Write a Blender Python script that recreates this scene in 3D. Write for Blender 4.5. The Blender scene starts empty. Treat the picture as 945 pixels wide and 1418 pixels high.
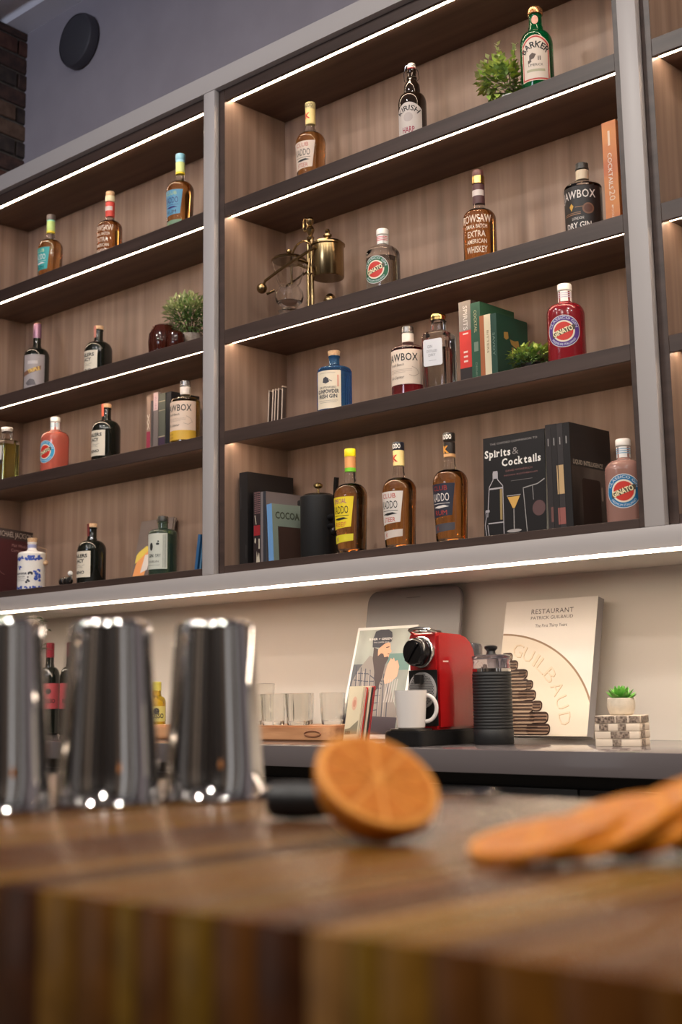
import bpy, bmesh, math, random
from mathutils import Vector, Matrix
random.seed(7)
PI = math.pi
SC = bpy.context.scene
COL = SC.collection

# ------------------------------------------------------------------ camera
cam_data = bpy.data.cameras.new('camera')
cam = bpy.data.objects.new('camera', cam_data)
COL.objects.link(cam)
yaw, pit, rol = math.radians(-42.6412), math.radians(10.117), math.radians(-1.0055)
F = Vector((math.sin(yaw)*math.cos(pit), math.cos(yaw)*math.cos(pit), math.sin(pit)))
R0 = Vector((math.cos(yaw), -math.sin(yaw), 0)); U0 = R0.cross(F)
RR = R0*math.cos(rol) + U0*math.sin(rol); UU = -R0*math.sin(rol) + U0*math.cos(rol)
cam.matrix_world = Matrix(((RR.x, UU.x, -F.x, 2.9651), (RR.y, UU.y, -F.y, -2.6229), (RR.z, UU.z, -F.z, 1.0459), (0, 0, 0, 1)))
cam_data.sensor_fit = 'VERTICAL'; cam_data.sensor_height = 36.0; cam_data.sensor_width = 36.0*945/1418
cam_data.lens = 1853.838/1418*36
cam_data.shift_x = (472.5-498.40)/1418; cam_data.shift_y = (628.84-709)/1418
cam_data.clip_start = 0.02
cam_data.dof.use_dof = True; cam_data.dof.focus_distance = 3.55; cam_data.dof.aperture_fstop = 4.2
SC.camera = cam

# ------------------------------------------------------------------ world, lights, exposure
SC.view_settings.view_transform = 'Standard'; SC.view_settings.look = 'None'
SC.view_settings.gamma = 1.0; SC.view_settings.use_curve_mapping = False
SC.view_settings.exposure = 0.33
world = bpy.data.worlds.new('world'); SC.world = world; world.use_nodes = True
bg = world.node_tree.nodes['Background']
bg.inputs[0].default_value = (0.97, 0.94, 0.93, 1); bg.inputs[1].default_value = 0.5
LED_W = 39.0      # shelf strips
RAIL_W = 44.0     # strip under the rail

def area(name, loc, size, power, col=(1, .95, .9), target=None, spread=180, shape='DISK'):
    l = bpy.data.lights.new(name, 'AREA'); l.shape = shape; l.size = size; l.energy = power; l.color = col; l.spread = math.radians(spread)
    o = bpy.data.objects.new(name, l); COL.objects.link(o); o.location = loc
    d = (Vector(target)-Vector(loc)) if target else Vector((0, 0, -1))
    o.rotation_euler = d.to_track_quat('-Z', 'Y').to_euler(); return o
for i, (x, y) in enumerate(((-.6, -2.9), (.5, -1.9), (1.5, -3.0), (2.6, -1.7), (3.3, -3.3), (4.4, -2.1), (.6, -4.5), (2.4, -4.7), (4.4, -4.6))):
    area('downlight', (x, y, 3.74), 0.16, 29, (1, .93, .85))
cl = area('added_ceiling_fill', (0.6, -5.6, 2.9), 1.4, 13, (.76, .83, 1.0), target=(-1.3, 0.2, 4.1), spread=70, shape='RECTANGLE'); cl.data.size_y = .6  # added bluish fill for the ceiling and upper wall; no such window known

# ------------------------------------------------------------------ materials
def lin(c):
    return tuple((v/255/12.92 if v/255 <= .04045 else ((v/255+.055)/1.055)**2.4) for v in c)
MATS = {}
def mat(name, col, rough=.5, metal=0., trans=0., ior=1.45, emit=0., coat=0., spec=.5, srgb=True):
    if name in MATS: return MATS[name]
    m = bpy.data.materials.new(name); m.use_nodes = True; b = m.node_tree.nodes['Principled BSDF']
    c = lin(col) if srgb else col
    b.inputs['Base Color'].default_value = (*c, 1); b.inputs['Roughness'].default_value = rough
    b.inputs['Metallic'].default_value = metal; b.inputs['Transmission Weight'].default_value = trans
    b.inputs['IOR'].default_value = ior; b.inputs['Coat Weight'].default_value = coat
    b.inputs['Specular IOR Level'].default_value = spec
    if emit: b.inputs['Emission Color'].default_value = (*c, 1); b.inputs['Emission Strength'].default_value = emit
    MATS[name] = m; return m
def textured(name, c1, c2, scale=(1, 1, 1), noise=6., rough=.5, bump=.1, detail=6, metal=0., coat=0., c3=None, pos=(.35, .65), distort=0.):
    if name in MATS: return MATS[name]
    m = mat(name, c1, rough, metal, coat=coat); nt = m.node_tree; b = nt.nodes['Principled BSDF']
    tc = nt.nodes.new('ShaderNodeTexCoord'); mp = nt.nodes.new('ShaderNodeMapping'); mp.inputs['Scale'].default_value = scale
    n = nt.nodes.new('ShaderNodeTexNoise'); n.inputs['Scale'].default_value = noise; n.inputs['Detail'].default_value = detail; n.inputs['Distortion'].default_value = distort
    r = nt.nodes.new('ShaderNodeValToRGB'); r.color_ramp.elements[0].color = (*lin(c1), 1); r.color_ramp.elements[1].color = (*lin(c2), 1)
    r.color_ramp.elements[0].position = pos[0]; r.color_ramp.elements[1].position = pos[1]
    if c3: e = r.color_ramp.elements.new((pos[0]+pos[1])/2); e.color = (*lin(c3), 1)
    nt.links.new(tc.outputs['Object'], mp.inputs[0]); nt.links.new(mp.outputs[0], n.inputs['Vector'])
    nt.links.new(n.outputs['Fac'], r.inputs[0]); nt.links.new(r.outputs[0], b.inputs['Base Color'])
    if bump:
        bp = nt.nodes.new('ShaderNodeBump'); bp.inputs['Strength'].default_value = bump; bp.inputs['Distance'].default_value = .002
        nt.links.new(n.outputs['Fac'], bp.inputs['Height']); nt.links.new(bp.outputs[0], b.inputs['Normal'])
    return m
M_VENEER = textured('walnut_veneer', (120, 99, 86), (156, 133, 118), (26, 26, 1.1), 1.0, .45, .05, 8, c3=(139, 116, 101), pos=(.3, .7))
M_DARK = textured('dark_walnut', (52, 40, 36), (70, 55, 50), (1.2, 26, 26), 1.0, .42, .05, 6)
M_LITSHELF = textured('lit_shelf_walnut', (84, 62, 51), (104, 79, 66), (1.2, 26, 26), 1.0, .5, .05, 6)  # dark walnut made lighter: strip glow under the shelves put into its colour
M_PAINT = mat('grey_paint', (170, 164, 163), .42)
M_WALL = textured('grey_wall_paint', (140, 133, 140), (146, 139, 146), (3, 3, 3), 2., .75, .02)
M_SPLASH = mat('cream_splashback', (219, 210, 199), .35)
M_LED = mat('led_strip', (255, 226, 196), .5, emit=LED_W)
M_RAILLED = mat('rail_led', (255, 234, 210), .5, emit=RAIL_W)
M_COUNTER = mat('grey_quartz', (98, 91, 92), .13, coat=.3)
M_BLACK = mat('black_plastic', (20, 19, 20), .32)
M_MATTBLACK = mat('matt_black', (26, 26, 27), .55)
M_CAB = mat('black_cabinet', (22, 20, 21), .5)
M_STEEL = mat('polished_steel', (200, 198, 196), .06, metal=1.)
M_CHROME = mat('chrome', (215, 213, 210), .1, metal=1.)
M_BRASS = mat('brass', (150, 128, 92), .22, metal=1.)
M_GOLD = mat('gold', (190, 162, 104), .25, metal=1.)
M_GLASS = mat('clear_glass', (252, 252, 250), .01, trans=1.)
M_WATER = mat('clear_spirit', (205, 205, 200), .0, trans=1., ior=1.33)
M_AMBER = mat('amber_rum', (238, 182, 112), .0, trans=1., ior=1.34)
M_WHISKEY = mat('whiskey', (232, 160, 88), .0, trans=1., ior=1.34)
M_DARKGLASS = mat('black_green_glass', (22, 24, 20), .05, spec=.6)
M_BROWNGLASS = mat('brown_glass', (34, 24, 18), .05, spec=.6)
M_GREENGLASS = mat('green_glass', (10, 120, 66), .03, trans=.75)
M_BLUEGLASS = mat('blue_glass', (84, 164, 238), .04, trans=.92)
M_TEALGLASS = mat('pale_green_glass', (150, 190, 175), .02, trans=1.)
M_PINK = mat('pink_gin', (236, 128, 108), .1, trans=.6)
M_REDGIN = mat('red_gin', (166, 40, 50), .16, trans=.5)
M_ROSE = mat('dusky_gin', (196, 150, 138), .12, trans=.5)
M_YELLOWGIN = mat('yellow_gin', (226, 186, 40), .02, trans=.8)
M_OLIVE = mat('olive_liqueur', (186, 176, 84), .01, trans=.95, ior=1.35)
M_PINKRED = mat('rhubarb_gin', (190, 50, 62), .02, trans=.7)
M_CERAMIC = mat('white_ceramic', (226, 222, 216), .2)
M_REDBROWN = mat('red_brown_glass', (92, 42, 30), .05, trans=.6)
M_CORK = textured('cork', (190, 150, 112), (214, 180, 142), (60, 60, 60), 3., .8, .3)
M_PAPER = mat('white_paper', (228, 224, 216), .6)
M_CREAM = mat('cream_paper', (222, 206, 180), .6)
M_PAGES = textured('pages', (206, 196, 178), (224, 216, 200), (300, 4, 4), 1., .8, .2)
M_INK = mat('ink_black', (28, 27, 28), .5)
M_WHITE = mat('print_white', (236, 234, 230), .5)
M_RED = mat('print_red', (190, 44, 38), .5)
M_LEAF = textured('leaf_green', (92, 126, 60), (148, 174, 98), (40, 40, 40), 2., .5, 0)
M_LEAFPALE = textured('leaf_pale', (168, 182, 120), (220, 222, 166), (40, 40, 40), 2., .5, 0)
M_LEAFLIME = textured('leaf_lime', (146, 184, 76), (214, 222, 116), (40, 40, 40), 2., .5, 0)
M_LEAFDK = textured('leaf_dark', (48, 78, 40), (92, 124, 66), (40, 40, 40), 2., .5, 0)
M_STEM = mat('stem_brown', (86, 72, 44), .7)
M_SUCC = textured('succulent_green', (58, 128, 44), (104, 168, 66), (30, 30, 30), 2., .4, 0)
def M(c, rough=.5, **k): return mat('paint_%d_%d_%d_%d' % (*c, int(rough*100)), c, rough, **k)

# ------------------------------------------------------------------ mesh helpers
def obj(name, bm, m, parent=None, smooth=True, ang=35, kind=None, label=None):
    me = bpy.data.meshes.new(name); bm.to_mesh(me); bm.free()
    me.materials.append(m)
    if smooth:
        me.shade_smooth(); me.set_sharp_from_angle(angle=math.radians(ang))
    o = bpy.data.objects.new(name, me); COL.objects.link(o)
    if parent: o.parent = parent
    if kind: o['kind'] = kind
    if label: o['label'] = label
    return o
def thing(name, label, cat, loc=(0, 0, 0), rz=0., rx=0., ry=0., group=None):
    o = bpy.data.objects.new(name, None); COL.objects.link(o); o.empty_display_size = .02
    o.location = loc; o.rotation_euler = (math.radians(rx), math.radians(ry), math.radians(rz))
    o['label'] = label; o['category'] = cat
    if group: o['group'] = group
    return o
def struct(name, bm, m, **k):
    return obj(name, bm, m, kind='structure', **k)
def B(): return bmesh.new()
def box(bm, x0, x1, y0, y1, z0, z1, bev=0., seg=2):
    vs = [bm.verts.new(p) for p in ((x0, y0, z0), (x1, y0, z0), (x1, y1, z0), (x0, y1, z0), (x0, y0, z1), (x1, y0, z1), (x1, y1, z1), (x0, y1, z1))]
    fs = [bm.faces.new([vs[i] for i in q]) for q in ((3, 2, 1, 0), (4, 5, 6, 7), (0, 1, 5, 4), (1, 2, 6, 5), (2, 3, 7, 6), (3, 0, 4, 7))]
    if bev:
        es = list({e for f in fs for e in f.edges})
        bmesh.ops.bevel(bm, geom=es, offset=bev, segments=seg, affect='EDGES', profile=.5)
    return bm
def bx(*a, **k): return box(B(), *a, **k)
def ring_unit(t, p):
    c, s = math.cos(t), math.sin(t)
    if p == 2: return c, s
    k = (abs(c)**p+abs(s)**p)**(-1/p); return c*k, s*k
def lathe(bm, prof, n=32, p=2, o=(0, 0, 0), cap=True, sy=1., closed=False):
    rows = []
    for r, h in prof:
        if r < 1e-6: rows.append([bm.verts.new((o[0], o[1], o[2]+h))])
        else: rows.append([bm.verts.new((o[0]+r*ring_unit(2*PI*i/n, p)[0], o[1]+sy*r*ring_unit(2*PI*i/n, p)[1], o[2]+h)) for i in range(n)])
    pairs = list(zip(rows, rows[1:]))
    if closed: pairs.append((rows[-1], rows[0]))
    for a, b in pairs:
        for i in range(n):
            j = (i+1) % n
            if len(a) == 1 and len(b) == 1: continue
            if len(a) == 1: bm.faces.new((a[0], b[j], b[i]))
            elif len(b) == 1: bm.faces.new((a[i], a[j], b[0]))
            else: bm.faces.new((a[i], a[j], b[j], b[i]))
    if cap and not closed:
        if len(rows[0]) > 1: bm.faces.new(rows[0][::-1])
        if len(rows[-1]) > 1: bm.faces.new(rows[-1])
    return bm
def tube(bm, pts, r, n=8, closed=False, r1=None):
    pts = [Vector(p) for p in pts]; rows = []; N = len(pts)
    up = None
    for i, p in enumerate(pts):
        a = pts[i-1] if (i or closed) else p; b = pts[(i+1) % N] if (i < N-1 or closed) else p
        t = (b-a).normalized()
        if up is None: up = t.orthogonal().normalized()
        up = (up - t*up.dot(t)); up = up.normalized() if up.length > 1e-6 else t.orthogonal().normalized()
        w = t.cross(up); rad = r if r1 is None else r+(r1-r)*i/(N-1)
        rows.append([bm.verts.new(p+(up*math.cos(2*PI*k/n)+w*math.sin(2*PI*k/n))*rad) for k in range(n)])
    for a, b in list(zip(rows, rows[1:]))+([(rows[-1], rows[0])] if closed else []):
        for k in range(n):
            j = (k+1) % n; bm.faces.new((a[k], a[j], b[j], b[k]))
    if not closed: bm.faces.new(rows[0][::-1]); bm.faces.new(rows[-1])
    return bm
def ball(bm, c, r, n=16, sz=1.):
    return lathe(bm, [(r*math.sin(PI*i/(n//2)), -r*sz*math.cos(PI*i/(n//2))) for i in range(n//2+1)], n, o=c)
def prism(bm, pts, y0, y1, axis='y', bev=0.):
    # outline pts in (x,z) extruded along y (or (y,z) along x, or (x,y) along z)
    def P(a, b, d): return (a, d, b) if axis == 'y' else ((d, a, b) if axis == 'x' else (a, b, d))
    A = [bm.verts.new(P(a, b, y0)) for a, b in pts]; C = [bm.verts.new(P(a, b, y1)) for a, b in pts]; n = len(pts)
    fs = [bm.faces.new(A), bm.faces.new(C[::-1])]+[bm.faces.new((A[i], C[i], C[(i+1) % n], A[(i+1) % n])) for i in range(n)]
    bmesh.ops.recalc_face_normals(bm, faces=fs)
    if bev: bmesh.ops.bevel(bm, geom=list({e for f in fs[:2] for e in f.edges}), offset=bev, segments=2, affect='EDGES')
    return bm
def moved(bm, mtx): bmesh.ops.transform(bm, matrix=mtx, verts=bm.verts); return bm

# ---- flat 2D prints (x right, y up)
def rect(x0, y0, x1, y1, r=0., n=5):
    if not r: return [(x0, y0), (x1, y0), (x1, y1), (x0, y1)]
    o = []
    for cx, cy, a in ((x1-r, y0+r, -90), (x1-r, y1-r, 0), (x0+r, y1-r, 90), (x0+r, y0+r, 180)):
        o += [(cx+r*math.cos(math.radians(a+90*i/n)), cy+r*math.sin(math.radians(a+90*i/n))) for i in range(n+1)]
    return o
def disc(cx, cy, r, n=36, ry=None): return [(cx+r*math.cos(2*PI*i/n), cy+(ry or r)*math.sin(2*PI*i/n)) for i in range(n)]
def arched(x0, y0, x1, y1, rise, n=14):
    return [(x0, y0), (x1, y0)]+[(x1+(x0-x1)*i/n, y1-rise+rise*math.sin(PI*i/n)**.8) for i in range(n+1)]
def flat(bm, *polys):
    for pl in polys:
        q = []
        for p in pl:
            if not q or (abs(p[0]-q[-1][0])+abs(p[1]-q[-1][1])) > 1e-7: q.append(p)
        f = bm.faces.new([bm.verts.new((x, y, 0)) for x, y in q]); f.normal_update()
        if f.normal.z < 0: f.normal_flip()
    return bm
def line2(bm, pts, w):
    for a, b in zip(pts, pts[1:]):
        d = Vector((b[0]-a[0], b[1]-a[1])); d = Vector((-d.y, d.x)).normalized()*w/2
        flat(bm, [(a[0]+d.x, a[1]+d.y), (a[0]-d.x, a[1]-d.y), (b[0]-d.x, b[1]-d.y), (b[0]+d.x, b[1]+d.y)])
    return bm
def text(bm, s, x, y, h, w=None, align='C', arc=None, shear=0., bold=0., rot=0., serif=False, space=1.):
    """letters of cap height h with baseline at y; arc = radius: centred on (x, y), reading over the top (or under it when negative)"""
    cu = bpy.data.curves.new('t', 'FONT'); cu.body = s; cu.size = 1.; cu.resolution_u = 2; cu.shear = shear; cu.offset = bold; cu.space_character = space
    ob = bpy.data.objects.new('t', cu); me = bpy.data.meshes.new_from_object(ob)
    t = bmesh.new(); t.from_mesh(me); bpy.data.objects.remove(ob); bpy.data.meshes.remove(me); bpy.data.curves.remove(cu)
    if not t.verts: t.free(); return bm
    xs = [v.co.x for v in t.verts]; x0, x1 = min(xs), max(xs); k = h/.70; kx = k if w is None else w/max(1e-6, x1-x0)
    if serif:   # small slab feet on the letters
        pass
    for v in t.verts:
        px = (v.co.x-x0)*kx - {'C': .5, 'L': 0., 'R': 1.}[align]*(x1-x0)*kx; py = v.co.y*k
        if arc:
            if arc > 0: a = PI/2-px/arc; v.co = (x+math.cos(a)*(arc+py), y+math.sin(a)*(arc+py), 0)
            else: a = -PI/2+px/-arc; rr = -arc-py; v.co = (x+math.cos(a)*rr, y+math.sin(a)*rr, 0)
        else:
            c, s_ = math.cos(rot), math.sin(rot); v.co = (x+px*c-py*s_, y+px*s_+py*c, 0)
    me = bpy.data.meshes.new('t'); t.to_mesh(me); t.free(); bm.from_mesh(me); bpy.data.meshes.remove(me)
    return bm
class Frame:
    """a flat face: origin, right and up directions; prints lie on it"""
    def __init__(s, o, ux, uy): s.o = Vector(o); s.x = Vector(ux); s.y = Vector(uy); s.n = s.x.cross(s.y)
    def wrap(s, bm, eps):
        for v in bm.verts: v.co = s.o+s.x*v.co.x+s.y*v.co.y+s.n*eps
class Wall:
    """the side of a bottle: profile and superellipse section, prints are bent round it; s=0 faces -Y"""
    def __init__(s, prof, p=2, ref=None, sy=1.):
        s.prof = sorted(prof, key=lambda q: q[1]); s.p = p; s.sy = sy
        s.ref = ref or max(r for r, h in prof); N = 360; s.tab = [(0., -PI/2)]; L = 0.
        q0 = ring_unit(-PI/2, p)
        for i in range(1, N+1):
            t = -PI/2+PI*i/N; q = ring_unit(t, p); L += math.hypot(q[0]-q0[0], (q[1]-q0[1])*sy); s.tab.append((L, t)); q0 = q
    def R(s, h):
        for (r0, h0), (r1, h1) in zip(s.prof, s.prof[1:]):
            if h0 <= h <= h1: return r0+(r1-r0)*(h-h0)/max(1e-9, h1-h0)
        return s.prof[0][0] if h < s.prof[0][1] else s.prof[-1][0]
    def wrap(s, bm, eps):
        xs = [v.co.x for v in bm.verts]; ys = [v.co.y for v in bm.verts]; st = s.ref*.16
        for ax, lo, hi, step in ((0, min(xs), max(xs), st), (1, min(ys), max(ys), .02)):
            k = math.floor(lo/step)+1
            while k*step < hi-1e-6:
                co = (k*step, 0, 0) if ax == 0 else (0, k*step, 0); no = (1, 0, 0) if ax == 0 else (0, 1, 0)
                bmesh.ops.bisect_plane(bm, geom=bm.verts[:]+bm.edges[:]+bm.faces[:], plane_co=co, plane_no=no, dist=1e-7); k += 1
        bmesh.ops.triangulate(bm, faces=[f for f in bm.faces if len(f.verts) > 4])
        for v in bm.verts:
            a = abs(v.co.x)/s.ref; t = PI/2
            for (l0, t0), (l1, t1) in zip(s.tab, s.tab[1:]):
                if a <= l1: t = t0+(t1-t0)*(a-l0)/max(1e-9, l1-l0); break
            if v.co.x < 0: t = -PI-t
            q = ring_unit(t, s.p); r = s.R(v.co.y)+eps
            v.co = (q[0]*r, q[1]*r*s.sy, v.co.y)
def put(name, bm, surf, eps, m, parent, label=None):
    surf.wrap(bm, eps); return obj(name, bm, m, parent, smooth=isinstance(surf, Wall), label=label)
def wires(name, paths, r, m, parent, n=6):
    bm = B()
    for p in paths: tube(bm, p, r, n)
    return obj(name, bm, m, parent)

# ------------------------------------------------------------------ the room
ZF, Z1B, Z1T, Z2B, Z2T, Z3B, Z3T, ZT = 1.421, 2.4997, 2.5432, 2.0953, 2.1389, 1.7867, 1.826, 2.8817
ZTO, ZGT, ZL, D, WALLY, XC = 2.9215, 2.9835, 1.3393, .2635, .3193, -1.613
ZCEIL = 3.82
struct('floor', bx(-1.9, 5.5, -6.5, .4, -.06, 0), textured('dark_floor', (70, 62, 56), (92, 82, 74), (4, 1, 1), 3., .5, .05))
struct('wall_back', bx(XC-.02, 5.5, WALLY, WALLY+.1, 0, ZCEIL), M_WALL)
sp = struct('trim_1', bx(-1.56, 3.6, WALLY-.006, WALLY-.0005, .9202, ZL+.03), M_SPLASH)
# brick side wall, turned a few degrees from square
wl = thing('wall_left', 'dark brick side wall beyond the end of the shelves', 'wall', (XC, WALLY, 0), rz=7)
del wl['category']; del wl['label']; wl['kind'] = 'structure'
M_MORTAR = textured('mortar', (92, 84, 76), (116, 108, 98), (20, 20, 20), 3., .9, .3)
mo = obj('mortar', bx(-.2, -.012, -4.5, .12, 0, ZCEIL), M_MORTAR, wl)
M_BR = [textured('brick_%d' % i, a, b, (14, 14, 14), 2., .85, .6) for i, (a, b) in enumerate((((78, 50, 42), (104, 70, 58)), ((60, 46, 42), (86, 62, 54)), ((90, 68, 54), (112, 88, 72)), ((54, 46, 44), (76, 64, 58))))]
bmesh_bricks = []
for i in range(4):
    bm = bx(-.014, 0., 0, .215, 0, .065, bev=.004, seg=1); me = bpy.data.meshes.new('brick'); bm.to_mesh(me); bm.free(); me.materials.append(M_BR[i]); bmesh_bricks.append(me)
row = 0; z = .935
while z < ZCEIL-.03:
    y = .06 + (.1125 if row % 2 else 0)
    while y > -1.25:
        o = bpy.data.objects.new('brick', random.choice(bmesh_bricks)); COL.objects.link(o); o.parent = wl
        o.location = (random.uniform(-.003, .003), y-.215, z); o.scale = (1, 1, min(1., (ZCEIL-.002-z)/.065)); y -= .225
    z += .075; row += 1
# profiled metal ceiling deck with a joist along the wall
M_DECK = mat('galvanised_deck', (232, 232, 242), .5)
pts = []; y = WALLY+.05
while y > -6.3:
    pts += [(y, ZCEIL+.04), (y-.04, ZCEIL), (y-.16, ZCEIL), (y-.20, ZCEIL+.04)]; y -= .24
bm = B(); prism(bm, pts+[(y, ZCEIL+.1), (WALLY+.05, ZCEIL+.1)], -1.9, 5.5, axis='x')
struct('ceiling', bm, M_DECK, smooth=False)
M_FAR = mat('far_wall', (150, 134, 120), .8); M_REFLPIER = mat('added_reflection_pier', (40, 35, 34), .6)
struct('wall_front', bx(-1.9, 5.5, -6.6, -6.5, 0, ZCEIL+.1), M_FAR)
for i, (a, b) in enumerate(((-6.6, -4.3), (-3.9, -2.2), (-1.6, -.6), (-.2, .42))):
    struct('wall_right' if not i else 'trim_%d' % (i+20), bx(5.5, 5.6, a, b, 0, ZCEIL+.1), mat('far_wall_dark', (84, 72, 64), .8))  # unseen wall, its gaps shaped to show as bright streaks in the tins
for i, (x, w_) in enumerate(((-1.4, 1.0), (.3, 1.1), (1.8, .5), (2.9, .9), (4.1, 1.0))):
    struct('trim_%d' % (i+2), bx(x, x+w_, -6.49, -6.1, 0, ZCEIL), M_REFLPIER)  # dark piers added behind the camera to stripe the tins' reflections
for i, (y, w_) in enumerate(((-5.9, .8), (-4.7, .9), (-3.5, .45))):
    struct('trim_%d' % (i+7), bx(5.2, 5.49, y, y+w_, 0, ZCEIL), M_REFLPIER)  # more unseen piers added along the right wall for those reflections

# round wall speaker
t = thing('wall_speaker', 'round dark grey speaker on the grey wall above the shelves', 'speaker', (-1.212, WALLY, 3.632), rx=90); t.scale = (.89, .89, 1)
obj('housing', lathe(B(), [(.118, .0005), (.126, .008), (.126, .03), (.120, .042), (.113, .045), (.113, .035)], 48, cap=True), mat('speaker_grey', (58, 56, 62), .45), t)
obj('grille', lathe(B(), [(.1125, .036), (.1125, .043), (.09, .049), (.05, .053), (0, .054)], 48), textured('speaker_mesh', (50, 49, 54), (60, 58, 64), (500, 500, 500), 1., .6, .3), t)

# ------------------------------------------------------------------ shelving bays
def bay(x0, x1, label):
    t = thing('shelf_bay', label, 'shelving', (x0, 0, 0)); w = x1-x0
    obj('back_panel', bx(-.0244, w+.0244, D, D+.012, ZF-.02, ZTO), M_VENEER, t)
    for a, b in ((-.0244, 0.), (w, w+.0244)):
        s = obj('side_panel', bx(a, b, .0012, D-.0005, ZF-.02, ZTO), M_VENEER, t)
        obj('edge_band', bx(a, b, 0., .001, ZF-.02, ZTO), M_DARK, s)
    def shelf(name, zb, zt, lip=.0095, led=True):
        s = obj(name, bx(.0006, w-.0006, .0125, D-.001, zb+lip, zt, bev=.0008, seg=1), M_LITSHELF, t)
        obj('front_lip', bx(.0006, w-.0006, .0004, .0122, zb, zt, bev=.0008, seg=1), M_DARK, s)
        if led: obj('led_strip', bx(.004, w-.004, .0255, .0325, zb+lip-.0026, zb+lip-.0001), M_LED, s)
    shelf('top_panel', ZT, ZTO); shelf('shelf', Z1B, Z1T); shelf('shelf', Z2B, Z2T); shelf('shelf', Z3B, Z3T)
    obj('bottom_panel', bx(.0006, w-.0006, .0004, D-.001, ZF-.024, ZF, bev=.0008, seg=1), M_DARK, t)
    return t
bay(-1.479, -.1005, 'left bay of dark walnut shelves lit by strips, end bay by the brick wall')
bay(0., 1.4010, 'middle bay of dark walnut shelves lit by strips, between two grey posts')
bay(1.5010, 2.90, 'empty bay of dark walnut shelves lit by strips, right of the right grey post')
t = thing('face_frame', 'light grey painted frame of posts and rails round the walnut shelf bays', 'frame', (0, 0, 0))
for a, b in ((-1.556, -1.504), (-.0758, -.0249), (1.4258, 1.4763), (2.925, 2.976)):
    obj('post', bx(a, b, -.021, -.0006, 1.3971, ZTO-.0005, bev=.0015), M_PAINT, t)
obj('header', bx(-1.556, 2.976, -.021, .3185, ZTO+.0005, ZGT, bev=.0015), M_PAINT, t)
r = obj('bottom_rail', bx(-1.556, 2.976, -.021, -.001, ZL+.0075, 1.3968, bev=.0012), M_PAINT, t)
obj('soffit', bx(-1.556, 2.976, -.0005, .3125, ZL+.002, ZL+.012), mat('soffit_white', (206, 198, 188), .5), t)
prof = [(-.0205, ZL+.0072), (-.0205, ZL+.0038), (-.0195, ZL+.0028), (-.002, ZL+.0028), (-.002, ZL+.0072)]
obj('light_strip', prism(B(), prof, -1.55, 2.98, axis='x'), M_RAILLED, r)
# tall end panels that carry the unit, hidden at the ends
# ------------------------------------------------------------------ back counter
t = thing('back_counter', 'long grey stone counter under the shelves with black cabinet doors', 'counter', (0, 0, 0))
obj('worktop', bx(-1.525, 3.6, -.2523, WALLY-.007, .8692, .92, bev=.002), M_COUNTER, t)
obj('cabinet_body', bx(-1.515, 3.58, -.19, WALLY-.008, .08, .868), M_CAB, t)
obj('plinth', bx(-1.515, 3.58, -.14, WALLY-.008, .001, .0795), M_BLACK, t)
x = -1.51
while x < 3.0:
    d_ = obj('door', bx(x, x+.567, -.212, -.191, .095, .84, bev=.002), M_CAB, t)
    x += .572

# ------------------------------------------------------------------ butcher-block island
ZT_ = .955; YF, YB = -2.232, -1.650
t = thing('butcher_block_island', 'wooden butcher-block island top of joined staves in the foreground', 'table', (0, 0, 0))
WOODS = [textured('stave_%d' % i, a, b, (40, 2.2, 40), 1., .27, 0, 4) for i, (a, b) in enumerate((((62, 34, 10), (82, 48, 16)), ((44, 21, 7), (60, 31, 11)), ((84, 56, 14), (104, 72, 22)), ((70, 41, 9), (90, 55, 15)), ((52, 27, 8), (70, 40, 14)), ((98, 68, 34), (118, 84, 44)), ((82, 58, 11), (102, 74, 18))))]
for m_ in WOODS: m_.node_tree.nodes['Principled BSDF'].inputs['Specular IOR Level'].default_value = .22
x = 1.35; k = 0; last = -1
while x < 3.25:
    w = random.choice((.016, .022, .026, .03, .034, .04)); i = random.randrange(len(WOODS))
    if i == last: i = (i+1) % len(WOODS)
    last = i
    obj('stave', bx(x, x+w-.0006, YF, YB, ZT_-.075, ZT_, bev=.0012, seg=2), WOODS[i], t); x += w
xe = x
obj('cabinet', bx(1.40, xe-.05, YF+.06, YB-.06, .08, ZT_-.0755), textured('island_base', (58, 44, 36), (76, 58, 46), (20, 20, 1), 1.5, .5, .05), t)
obj('plinth', bx(1.44, xe-.09, YF+.1, YB-.1, .001, .0795), M_BLACK, t)

# ------------------------------------------------------------------ bottles
def smoothprof(pts, n=4):
    """rounds a profile's corners a little by Chaikin cuts (ends kept)"""
    for _ in range(n and 1):
        o = [pts[0]]
        for a, b in zip(pts, pts[1:]):
            o += [(a[0]*.8+b[0]*.2, a[1]*.8+b[1]*.2), (a[0]*.2+b[0]*.8, a[1]*.2+b[1]*.8)]
        o.append(pts[-1]); pts = o
    return pts
def shoulder(r0, h0, r1, h1, n=6):
    """quarter-round from a body of r0 ending at h0 in to a neck r1 starting at h1"""
    return [(r1+(r0-r1)*math.cos(PI/2*i/n), h0+(h1-h0)*math.sin(PI/2*i/n)) for i in range(n+1)]
def bottle(name, label, loc, rz, prof, glass, liquid=None, level=None, p=2, group=None, cat='bottle', n=40):
    t = thing(name, label, cat, loc, rz=rz, group=group)
    pr = [(max(0, prof[0][0]-.004), 0.0)]+[(prof[0][0], .004)]+prof[1:]
    if liquid is None:
        obj('glass', lathe(B(), pr, n, p), glass, t)
    else:
        obj('glass', lathe(B(), pr, n, p), glass, t)
        w = Wall(pr, p); hs = [.013 if name == 'rum_bottle' else .007]+[h for r, h in pr if .014 < h < level]+[level]
        obj('liquid', lathe(B(), [(w.R(h)-.0028, h) for h in hs], n, p), liquid, t)
    t_wall = Wall(pr, p); return t, t_wall
def capm(t, name, prof, m, n=32, p=2): return obj(name, lathe(B(), prof, n, p), m, t)
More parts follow.
